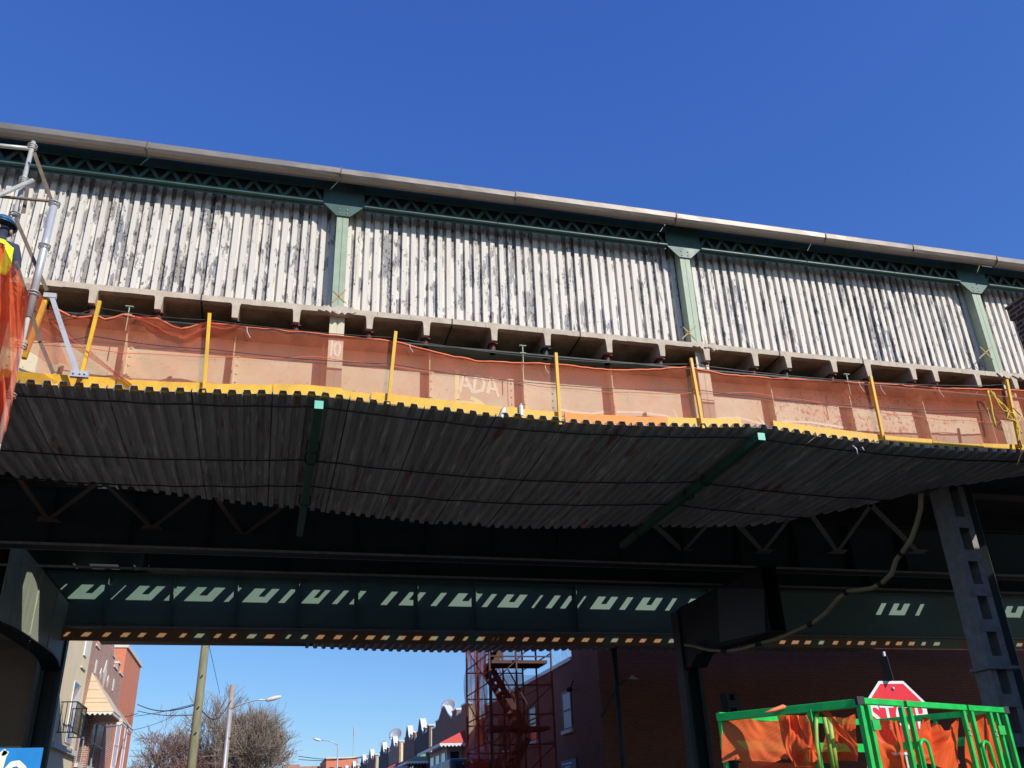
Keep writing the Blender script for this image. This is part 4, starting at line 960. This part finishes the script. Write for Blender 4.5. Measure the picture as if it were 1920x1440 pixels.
for k, z in enumerate((2.0, 4.25, 6.3)):
    m = MB(); m.box(tx0 + .1, tx1 - .1, ty0 + .1, ty0 + 1.2, z, z + .10); m.build('landing', M['dkred'], TW)
    m = MB(); s = 1 if k % 2 == 0 else -1; x0_, x1_ = (tx0 + .4, tx1 - .5) if s > 0 else (tx1 - .5, tx0 + .4); zt = z + 2.1
    for t in range(9):
        xx = x0_ + (x1_ - x0_) * (t + .5) / 9; z_ = z + .1 + (zt - z - .1) * (t + .5) / 9; m.box(xx - .13, xx + .13, ty0 + 1.4, ty0 + 2.3, z_, z_ + .04)
    for yy in (ty0 + 1.38, ty0 + 2.32):
        m.bar((x0_, yy, z), (x1_, yy, zt), .04, .2); m.bar((x0_, yy, z + .95), (x1_, yy, zt + .95), .03, .04)
        for t in (0, .33, .66, 1): m.bar((x0_ + (x1_ - x0_) * t, yy, z + (zt - z) * t), (x0_ + (x1_ - x0_) * t, yy, z + (zt - z) * t + .95), .03, .03)
    m.build('stair_flight', M['dkred'], TW)
NW = thing('scaffold_net', 'sheer red-orange net wrapped round the stair scaffold tower', 'netting', (7.2, 29.7, 0))
def wrap(xa, ya, xb, yb, z0, z1, seed):
    m = MB()
    def fn(u, v):
        z = z0 + (z1 - z0) * v; f = .07 * math.sin(u * 30 + seed) * (.5 + .5 * math.sin(v * 12)) + .10 * noise.noise((u * 4, v * 9, seed)); dx, dy = xb - xa, yb - ya; l = math.hypot(dx, dy)
        return (xa + dx * u - dy / l * f, ya + dy * u + dx / l * f, z)
    m.sheet(fn, 50, 60); m.build('net_side', M['netr'], NW, smooth=True)
wrap(tx0 - .08, ty1, tx0 - .08, ty0, 0, tz, 1); wrap(tx0, ty1 + .08, tx1, ty1 + .08, 2.5, tz, 2); wrap(tx0, ty0 - .08, tx1, ty0 - .08, 0, 5.9, 3); wrap(tx0 - .12, ty0 + 1.8, tx0 - .12, ty0 - .05, 0, 7, 5)

# row houses on the right side
def row_house(y0, y1, zt, wall, side, awn, awc, label, win=True, gable=.45, big=False):
    H = thing('row_house', label, 'house', (8.9, (y0 + y1) / 2, 0), 'row houses down the street on the right')
    L = y1 - y0; pts = [(y0, 0), (y1, 0)]; prof = []
    n = 8; gx = .62
    for k in range(n + 1):
        y = y0 + L * k / n; up_ = zt if k % 2 == 0 else zt - .28
        if k < n:
            if abs((k + .5) / n - gx) > .14: prof += [(y, up_), (y + L / n, up_)]
            else:
                if not any(q[2:] for q in prof if len(q) > 2): pass
    # gable bump
    g0, g1 = y0 + L * (gx - .15), y0 + L * (gx + .15); prof = [q for q in prof if q[0] <= g0 or q[0] >= g1]
    left = [q for q in prof if q[0] <= g0]; rightp = [q for q in prof if q[0] >= g1]
    gm = (g0 + g1) / 2
    bump = [(g0, zt), (g0 + .1 * L, zt + gable * .85), (gm - .02 * L, zt + gable), (gm + .02 * L, zt + gable), (g1 - .1 * L, zt + gable * .85), (g1, zt)]
    outline = [(y0, 0)] + left + bump + rightp + [(y1, 0)]
    m = MB(); m.prism([(8.9, a, b) for a, b in outline], (.28, 0, 0)); fa = m.build('facade', M[wall], H)
    m = MB()
    for (a, b), (c_, d) in zip(outline[1:-2], outline[2:-1]):
        if abs(b - d) < .01 and c_ - a > .05: m.box(8.87, 9.22, a - .02, c_ + .02, b + .002, b + .07)
        elif c_ - a > .02: m.bar((9.04, a, b + .03), (9.04, c_, d + .03), .34, .07)
    m.build('coping', M['white'], fa)
    m = MB(); m.box(9.19, 18, y0 + .02, y1 - .02, 0, zt - .6); m.build('side_wall', M[side], H)
    m = MB(); m.box(9.0, 9.5, y0 - .03, y0 - .002, 0, zt - .1); m.build('party_pier', M[side], H)
    # bay with awning
    m = MB(); m.box(8.2, 8.898, y0 + .12 * L, y0 + .62 * L, 0, 4.9); bay = m.build('bay', M['curtain'] if big else M[wall], H)
    m = MB()
    for k in range(3): yy = y0 + .12 * L + .5 * L * (k + .2) / 3; m.box(8.17, 8.198, yy, yy + .5 * L / 5, 3.4, 4.6)
    m.box(8.35, 8.75, y0 + .12 * L - .03, y0 + .12 * L - .002, 3.4, 4.6); m.build('window', M['glass'], bay)
    m = MB(); zA, zB = awn, awn - .55; ya2, yb2 = y0 + .02 * L, y0 + .72 * L
    m.add([(8.89, ya2 + .25, zA), (8.89, yb2, zA), (7.7, yb2, zB), (7.7, ya2, zB), (8.89, ya2, zB), ], [(0, 1, 2, 3), (0, 3, 4)])
    aw = m.build('awning', M[awc], H, thick=.03)
    m = MB(); vs = []; 
    def sc_edge(p, q, n):
        for k in range(n):
            a = Vector(p).lerp(Vector(q), k / n); b = Vector(p).lerp(Vector(q), (k + 1) / n); mid = a.lerp(b, .5)
            m.add([a, b, b + Vector((0, 0, -.08)), mid + Vector((0, 0, -.16)), a + Vector((0, 0, -.08))], [(0, 1, 2, 3, 4)])
    sc_edge((7.7, ya2, zB), (7.7, yb2, zB), 16); sc_edge((7.7, ya2, zB), (8.89, ya2, zB), 7); m.build('scalloped_valance', M['white'], aw, thick=.01)
    return H
rows = [(42.4, 51.6, 6.55, 'brickP', 'creamb', 5.45, 'awnR', 'nearest right-hand row house, purple-brown brick with a big red awning', .5, True),
        (52.6, 57.6, 6.6, 'brickD', 'creamb', 5.35, 'awnG', 'dark red brick row house with a green awning', .62, False),
        (57.8, 62.6, 6.7, 'brickP', 'creamb', 5.4, 'awnR', 'purple-grey row house with pointed white gable, next past the green awning', .62, False),
        (64.4, 70.0, 6.75, 'brickB', 'cream', 5.45, 'awnR', 'lighter brown row house with cream side pier', .55, False),
        (70.3, 76.0, 6.8, 'brickD', 'creamb', 5.3, 'awnR', 'dark row house with white gable just before the far dish', .6, False),
        (78.5, 84.5, 6.9, 'brickP', 'creamb', 5.4, 'awnR', 'row house with red awning in the middle of the far group', .62, False),
        (84.8, 91.0, 6.95, 'brickD', 'creamb', 5.35, 'awnG', 'far dark brick row house beyond the second dish', .6, False),
        (93.5, 101, 7.0, 'brickP', 'creamb', 5.4, 'awnR', 'second farthest row house with red awning', .62, False),
        (101.5, 110, 7.1, 'brickD', 'creamb', 5.4, 'awnR', 'farthest row house at the end of the right-hand row', .62, False)]
for r in rows: row_house(r[0], r[1], r[2], r[3], r[4], r[5], r[6], r[7], gable=r[8], big=r[9])
def dish(px, py, Y, r, label):
    r *= .78
    c = at(px, py, Y=Y); D = thing('satellite_dish', label, 'satellite dish', (c.x, c.y, c.z - r), 'satellite dishes'); ax = Vector((-.6, -1, .55)).normalized(); u = ax.orthogonal().normalized(); w = ax.cross(u)
    m = MB()
    def fn(a, t): rr = r * t; return c + (u * math.cos(2 * math.pi * a) + w * math.sin(2 * math.pi * a)) * rr + ax * (t * t * r * .28)
    m.sheet(fn, 20, 5); m.build('reflector', M['steelg'], D, smooth=True, thick=.01)
    m = MB(); m.tube([c - ax * .05, c + Vector((0, .1, -r * 1.7))], .03, 6); m.tube([c + w * r * .8, c + ax * r * .9], .015, 5); m.sphere(c + ax * r * .9, .05); m.build('mount', M['steelg'], D)
dish(842, 1326, 50, .55, 'largest satellite dish, on the nearest right-hand roof'); dish(743, 1379, 76, .72, 'satellite dish on the roofs farther down the row'); dish(719, 1396, 96, .45, 'small dark dish near the far end of the row'); dish(896, 1411, 36, .38, 'low satellite dish beside the foot of the red netting')

# houses on the left, sunlit fronts facing the street
XF = -5.9
def front(px0, px1=None): return at(px0, 1300, X=XF).y
H1 = thing('cream_house', 'sunlit cream house front beside the left viaduct column', 'house', (XF, 31, 0))
m = MB(); m.box(XF - 9, XF, 27.6, 33.9, 0, 8.8); m.build('wall', M['cream'], H1)
a, b = at(137, 1290, X=XF), at(150, 1440, X=XF)
m = MB(); yA, yB = at(143, 1290, X=XF).y, at(152, 1290, X=XF).y; m.box(XF + .002, XF + .03, 32.0, 33.1, 4.3, 6.1); w = m.build('window', M['white'], H1)
m = MB(); m.prism([(XF + .031, 32.05, 5.5), (XF + .031, 32.05, 6.08), (XF + .031, 33.05, 6.08)], (.01, 0, 0)); m.build('pane', M['glass'], w)
m = MB(); m.box(XF + .002, XF + .12, 30, 33.9, 4.0, 4.16); m.build('ledge', M['stone'], H1); m = MB(); m.box(XF + .002, XF + .05, 32.6, 33.4, 6.6, 6.65); m.build('string_course', M['stone'], H1)
m = MB()
m.box(XF + .002, XF + .04, 32.7, 33.2, 7.0, 7.5); m.build('inset_panel', M['white'], H1)
bal = MB(); zb0, zb1 = 4.45, 5.3
for y in every(30.6, 32.35, .17): bal.bar((XF + .45, y, zb0), (XF + .45, y, zb1), .02, .02)
for x in every(XF + .05, XF + .5, .13): 
    for y in (30.6, 32.3): bal.bar((x, y, zb0), (x, y, zb1), .02, .02)
for z in (zb0, zb1): bal.bar((XF + .45, 30.6, z), (XF + .45, 32.3, z), .03, .03); bal.bar((XF, 30.6, z), (XF + .45, 30.6, z), .03, .03); bal.bar((XF, 32.3, z), (XF + .45, 32.3, z), .03, .03)
bal.build('window_guard', M['iron'], H1)
H2 = thing('brown_brick_house', 'sunlit brown brick house with crenellated gable, diamond stones and tan awnings', 'house', (XF, 37, 0))
y0, y1, zt = 33.95, 41.9, 7.95
ol = [(y0, 0), (y0, zt), (y0 + .7, zt), (y0 + .7, zt - .3), (y0 + 1.5, zt - .3), (y0 + 1.5, zt), (y0 + 2.1, zt), (y0 + 2.6, zt + .5), (y0 + 3.0, zt + .95), (y0 + 3.4, zt + 1.05), (y0 + 3.8, zt + .95), (y0 + 4.2, zt + .5), (y0 + 4.7, zt), (y0 + 5.3, zt), (y0 + 5.3, zt - .3), (y0 + 6.3, zt - .3), (y0 + 6.3, zt), (y0 + 6.9, zt), (y0 + 6.9, zt - .3), (y1, zt - .3), (y1, 0)]
m = MB(); m.prism([(XF - .3, a, b) for a, b in ol], (.3, 0, 0)); fa = m.build('facade', M['brickB'], H2)
m = MB(); m.box(XF - 9, XF - .302, y0 + .01, y1 - .01, 0, 7.2); m.build('body', M['brickB'], H2)
m = MB()
for (a, b), (c_, d) in zip(ol[1:-2], ol[2:-1]):
    if c_ - a > .02: m.bar((XF - .14, a, b + .035), (XF - .14, c_, d + .035), .36, .07)
m.build('coping', M['stone'], fa)
def diamond(y, z, ry, rz): return [(XF + .002, y - ry, z), (XF + .002, y, z + rz), (XF + .002, y + ry, z), (XF + .002, y, z - rz)]
for yy, z_, ry, rz in ((y0 + 3.4, 7.1, .35, .5), (y0 + 2.5, 6.95, .16, .22), (y0 + 4.3, 6.95, .16, .22)): m = MB(); m.prism(diamond(yy, z_, ry, rz), (.03, 0, 0)); m.build('stone_inlay', M['stone'], fa)
for yy in (y0 + 1.2, y0 + 5.7): m = MB(); m.box(XF + .002, XF + .035, yy, yy + .22, 6.8, 7.25); m.build('stone_inlay', M['stone'], fa)
win_x(H2, XF, 1, y0 + .45, y0 + 1.35, 3.85, 5.5, 'glass', 'steelg'); win_x(H2, XF, 1, y0 + 2.0, y0 + 3.5, 3.85, 5.5, 'glass', 'steelg'); win_x(H2, XF, 1, y0 + 3.6, y0 + 5.4, 3.85, 5.5, 'glass', 'steelg')
m = MB(); m.box(XF + .002, XF + .16, y0 + 1.5, y0 + 1.85, 2, 5.5); m.build('brick_pier', M['brickB'], H2)
m = MB(); m.box(XF + .002, XF + .18, y0, y1, 3.3, 3.48); m.build('sill_course', M['stone'], H2)
def awning(parent, ya, yb, zt, zb, out, mat, x=XF, s=1):
    m = MB(); n = 9
    # slatted slope built of lapped strips, hipped at the near end
    for k in range(n):
        t0, t1 = k / n, (k + 1) / n + .02
        xa, xb = x + s * out * t0, x + s * out * t1; za_, zb_ = zt + (zb - zt) * t0, zt + (zb - zt) * t1
        m.add([(xa, ya + .5 * (1 - t0), za_ + .01), (xa, yb - .3 * (1 - t0), za_ + .01), (xb, yb - .3 * (1 - t1), zb_), (xb, ya + .5 * (1 - t1), zb_)], [(0, 1, 2, 3)])
        m.add([(x + s * .01, ya + .5 * (1 - t0), za_), (xa, ya + .5 * (1 - t0), za_), (xb, ya + .5 * (1 - t1), zb_), (x + s * .01, ya + .5 * (1 - t1), zb_)], [(0, 1, 2, 3)])
    aw = m.build('awning', M[mat], parent, thick=.02); m = MB()
    def sc(p, q, n):
        for k in range(n):
            a = Vector(p).lerp(Vector(q), k / n); b = Vector(p).lerp(Vector(q), (k + 1) / n); c_ = a.lerp(b, .5)
            m.add([a, b, b + Vector((0, 0, -.07)), c_ + Vector((0, 0, -.14)), a + Vector((0, 0, -.07))], [(0, 1, 2, 3, 4)])
    sc((x + s * out, ya, zb), (x + s * out, yb, zb), 14); sc((x, ya, zb), (x + s * out, ya, zb), 6); m.build('scalloped_valance', M['white'], aw, thick=.012); return aw
awning(H2, y0 + .3, y0 + 2.1, 6.75, 5.45, .95, 'awnT'); awning(H2, y0 + 2.1, y0 + 5.2, 6.55, 5.3, 1.05, 'awnT')
H3 = thing('red_brick_house', 'sunlit orange-red brick house with white stone cap, last of the left fronts', 'house', (XF, 44.5, 0))
m = MB(); m.box(XF - 9, XF, 41.95, 47.2, 0, 8.85); m.build('wall', M['brickO'], H3); m = MB(); m.box(XF - 9.05, XF + .07, 41.9, 47.27, 8.852, 9.0); m.build('coping', M['stone'], H3)
win_x(H3, XF, 1, 42.3, 43.6, 4.15, 6.0, 'curtain'); win_x(H3, XF, 1, 44.9, 45.7, 4.15, 6.2, 'curtain')
m = MB(); m.box(XF + .002, XF + .9, 40.9, 44.6, 0, 3.9); m.build('porch', M['brickO'], H3)
for yy in (41.4, 42.6, 43.6): m = MB(); m.prism([(XF + .902, yy - .2, 2.9), (XF + .902, yy, 3.6), (XF + .902, yy + .2, 2.9)], (.03, 0, 0)); m.build('stone_inlay', M['stone'], H3)
# tan building at the far left in shade
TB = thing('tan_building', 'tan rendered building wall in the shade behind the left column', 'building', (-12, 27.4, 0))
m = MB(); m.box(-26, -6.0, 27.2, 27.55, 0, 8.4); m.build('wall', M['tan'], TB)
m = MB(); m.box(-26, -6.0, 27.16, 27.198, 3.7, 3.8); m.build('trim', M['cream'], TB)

# end block across the street and mast
RBK = thing('flat_brick_block', 'distant flat-roofed red brick block closing the street', 'building', (12, 152, 0))
a, b = at(612, 1423, Y=150), at(671, 1420, Y=150)
m = MB(); m.box(a.x, b.x, 150, 165, 0, 11.3); m.build('wall', M['brickO'], RBK)
m = MB()
for k in range(4): x = a.x + .5 + k * (b.x - a.x) / 4; m.box(x, x + .7, 149.95, 149.99, 9.2, 10.1)
m.build('window', M['glass'], RBK); m = MB(); m.box(a.x - .1, b.x + .1, 149.9, 165, 11.302, 11.5); m.build('coping', M['stone'], RBK)
for (u0, u1, v, lab) in ((530, 562, 1434, 'low far brick block left of the flat red one'), (562, 600, 1437, 'lowest far block just left of the red one')):
    a, b = at(u0, v, Y=160), at(u1, v, Y=160); o = thing('far_block', lab, 'building', (a.x, 160, 0)); m = MB(); m.box(a.x, b.x, 160, 170, 0, a.z); m.build('wall', M['brickB'], o)
p = at(668, 1356, Y=148); o = thing('mast', 'thin aerial mast rising behind the flat red block', 'mast', (p.x, 148, 0))
m = MB(); m.tube([(p.x, 151, 0), (p.x, 151, p.z)], [.12, .06], 6); m.tube([(p.x, 151, p.z - 1.5), (p.x, 151, p.z - .3)], .12, 6); m.build('mast_pole', M['steelg'], o)

# poles, lamps, wires
PY = 33.2; pb = at(385, 1205, Y=PY); PX = pb.x
UP = thing('utility_pole', 'thick grey-green wooden utility pole just beyond the viaduct', 'utility pole', (PX, PY, 0))
m = MB(); m.tube([(PX, PY, 0), (PX, PY, 4), (PX + .02, PY, 11)], [.16, .148, .125], 14); m.build('pole', M['wood'], UP, smooth=True)
m = MB()
for z in (4.6, 5.4, 6.4): m.sphere((PX + .03, PY - .2, z), .03)
m.build('bolt', M['iron'], UP)
p2 = at(436, 1284, Y=46); UP2 = thing('utility_pole', 'pale wooden utility pole farther down the street among bare branches', 'utility pole', (p2.x, 46, 0))
m = MB(); m.tube([(p2.x, 46, 0), (p2.x, 46, p2.z)], [.14, .11], 10); m.build('pole', M['wood2'], UP2, smooth=True)
def cobra(px, pyt, Y, tipx, tipy, label):
    p = at(px, pyt, Y=Y); t = at(tipx, tipy, Y=Y); o = thing('street_lamp', label, 'street lamp', (p.x, Y, 0))
    m = MB(); m.tube([(p.x, Y, 0), (p.x, Y, p.z)], [.085, .055], 8); m.build('pole', M['steelg'], o, smooth=True)
    m = MB(); m.tube([p, p.lerp(t, .35) + Vector((0, 0, .12)), p.lerp(t, .7) + Vector((0, 0, .12)), t], .035, 6); m.build('arm', M['steelg'], o, smooth=True)
    d = (t - p).normalized(); m = MB(); m.tube([t - d * .1, t, t + d * .35, t + d * .6], [.04, .09, .10, .04], 8); m.build('lamp_head', M['lampw'], o, smooth=True)
cobra(431, 1330, 44, 502, 1312, 'grey street lamp with long arm reaching right beside the pale pole'); cobra(634, 1397, 80, 600, 1388, 'distant street lamp with its arm reaching left over the street')
m = MB()
def wire(a, b, sag, r=.012):
    m.tube([a.lerp(b, k / 12) + Vector((0, 0, -sag * math.sin(math.pi * k / 12))) for k in range(13)], r, 4)
wire(at(258, 1321, Y=46), at(372, 1320, Y=33.2), .25, .02); wire(at(258, 1333, Y=46), at(372, 1340, Y=33.2), .1, .015); wire(at(253, 1343, Y=46), at(372, 1318, Y=33.2), .05); wire(at(373, 1325, Y=33.2), at(434, 1313, Y=46), .6, .02)
wire(at(392, 1210, Y=33), at(412, 1300, Y=46), .0, .01); wire(at(245, 1370, Y=46), at(330, 1340, Y=60), .1); wire(at(157, 1350, Y=34), at(258, 1338, Y=46), .1, .014)
wire(at(560, 1418, Y=100), at(700, 1418, Y=95), .3, .03); wire(at(560, 1424, Y=110), at(700, 1415, Y=95), .3, .03)
tag(m.build('overhead_wires', M['iron']), 'thin overhead wires strung between the wooden poles and the left houses', 'wires')

# parked van top
o = thing('parked_van', 'dark teal van parked below the red netting on the right kerb', 'van', (7.2, 35.5, 0)); v0 = at(880, 1424, Y=34.5); vx = v0.x - .9
m = MB(); m.prism([(vx, 33.2, .4), (vx, 33.2, 2.5), (vx, 33.6, v0.z), (vx, 38, v0.z), (vx, 38.4, .4)], (1.9, 0, 0)); m.build('body', M['van'], o, bev=.12)
m = MB(); m.prism([(vx + .15, 33.17, 2.2), (vx + 1.75, 33.17, 2.2), (vx + 1.7, 33.5, v0.z - .2), (vx + .2, 33.5, v0.z - .2)], (0, .02, 0)); m.build('window', M['glass'], o)
m = MB()
for y in (34.3, 37.3): m.tube([(vx - .02, y, .35), (vx + .2, y, .35)], .35, 14)
m.build('wheel', M['black'], o)

# trees
def bare_tree(base, h, spread, seed, trunk_r, mat, label, lean=(0, 0), levels=6, name='bare_tree', tilt=.5, kids=3, up=.35, rmin=.006):
    rnd = random.Random(seed); T = thing(name, label, 'tree', base); mt, mc = MB(), MB()
    def grow(p, d, l, r, lev):
        n = 3; pts = [p]; rs = [r]; dd = d.copy()
        for k in range(n):
            dd = (dd + Vector((rnd.gauss(0, .13), rnd.gauss(0, .13), rnd.gauss(0, .06) + up * .12))).normalized(); p = p + dd * l / n; pts.append(p); rs.append(max(rmin, r * (1 - .35 * (k + 1) / n)))
        (mt if lev <= 1 else mc).tube(pts, rs, 6 if lev < 2 else (4 if lev < 4 else 3), caps=False)
        if lev >= levels: return
        c = kids + (1 if rnd.random() < .5 else 0)
        for q in range(c):
            t = rnd.uniform(.35, 1.); i = min(int(t * n), n - 1); pp = pts[i].lerp(pts[i + 1], t * n - i)
            az = rnd.uniform(0, 2 * math.pi); perp = dd.orthogonal().normalized(); perp = Matrix.Rotation(az, 3, dd) @ perp
            nd = (dd + perp * rnd.uniform(.5, 1.1) * tilt * 1.3 * spread + Vector((lean[0] * .1, lean[1] * .1, up * .5))).normalized()
            grow(pp, nd, l * rnd.uniform(.6, .85), rs[-1] * rnd.uniform(.55, .8), lev + 1)
    b = Vector(base); grow(b, Vector((lean[0], lean[1], 1)).normalized(), h * .3, trunk_r, 0)
    mt.build('trunk', M[mat], T, smooth=True); mc.build('crown', M[mat], T); return T
tc = at(305, 1440, Y=55); bare_tree((tc.x, 55, 0), 10.0, 1.45, 3, .22, 'bark2', 'dense reddish-brown bare tree behind the thick utility pole', levels=6, kids=4, up=.2, rmin=.009)
tc = at(465, 1440, Y=56); bare_tree((tc.x + .2, 56, 0), 10.4, 1.5, 11, .22, 'bark', 'grey bare tree with long upswept branches around the pale pole', (.12, 0), levels=6, kids=4, up=.45, rmin=.009)
tc = at(395, 1440, Y=57); bare_tree((tc.x, 58, 0), 10.0, 1.1, 21, .2, 'bark', 'grey bare tree rising behind the reddish one', (0, 0), levels=6, kids=3, up=.3, rmin=.012)
tc = at(595, 1440, Y=120); bare_tree((tc.x, 120, 0), 11, .8, 5, .2, 'bark', 'small pale bare tree far down the street left of the lamp', levels=5)
bare_tree((13.0, 44, 0), 12, .9, 8, .2, 'bark', 'bare tree showing above the brick building coping', levels=5)
tc = at(815, 1440, Y=47); bare_tree((7.6, 46, 0), 6.2, .9, 13, .09, 'wood2', 'thin young street tree before the nearest right-hand house', levels=4, kids=2)
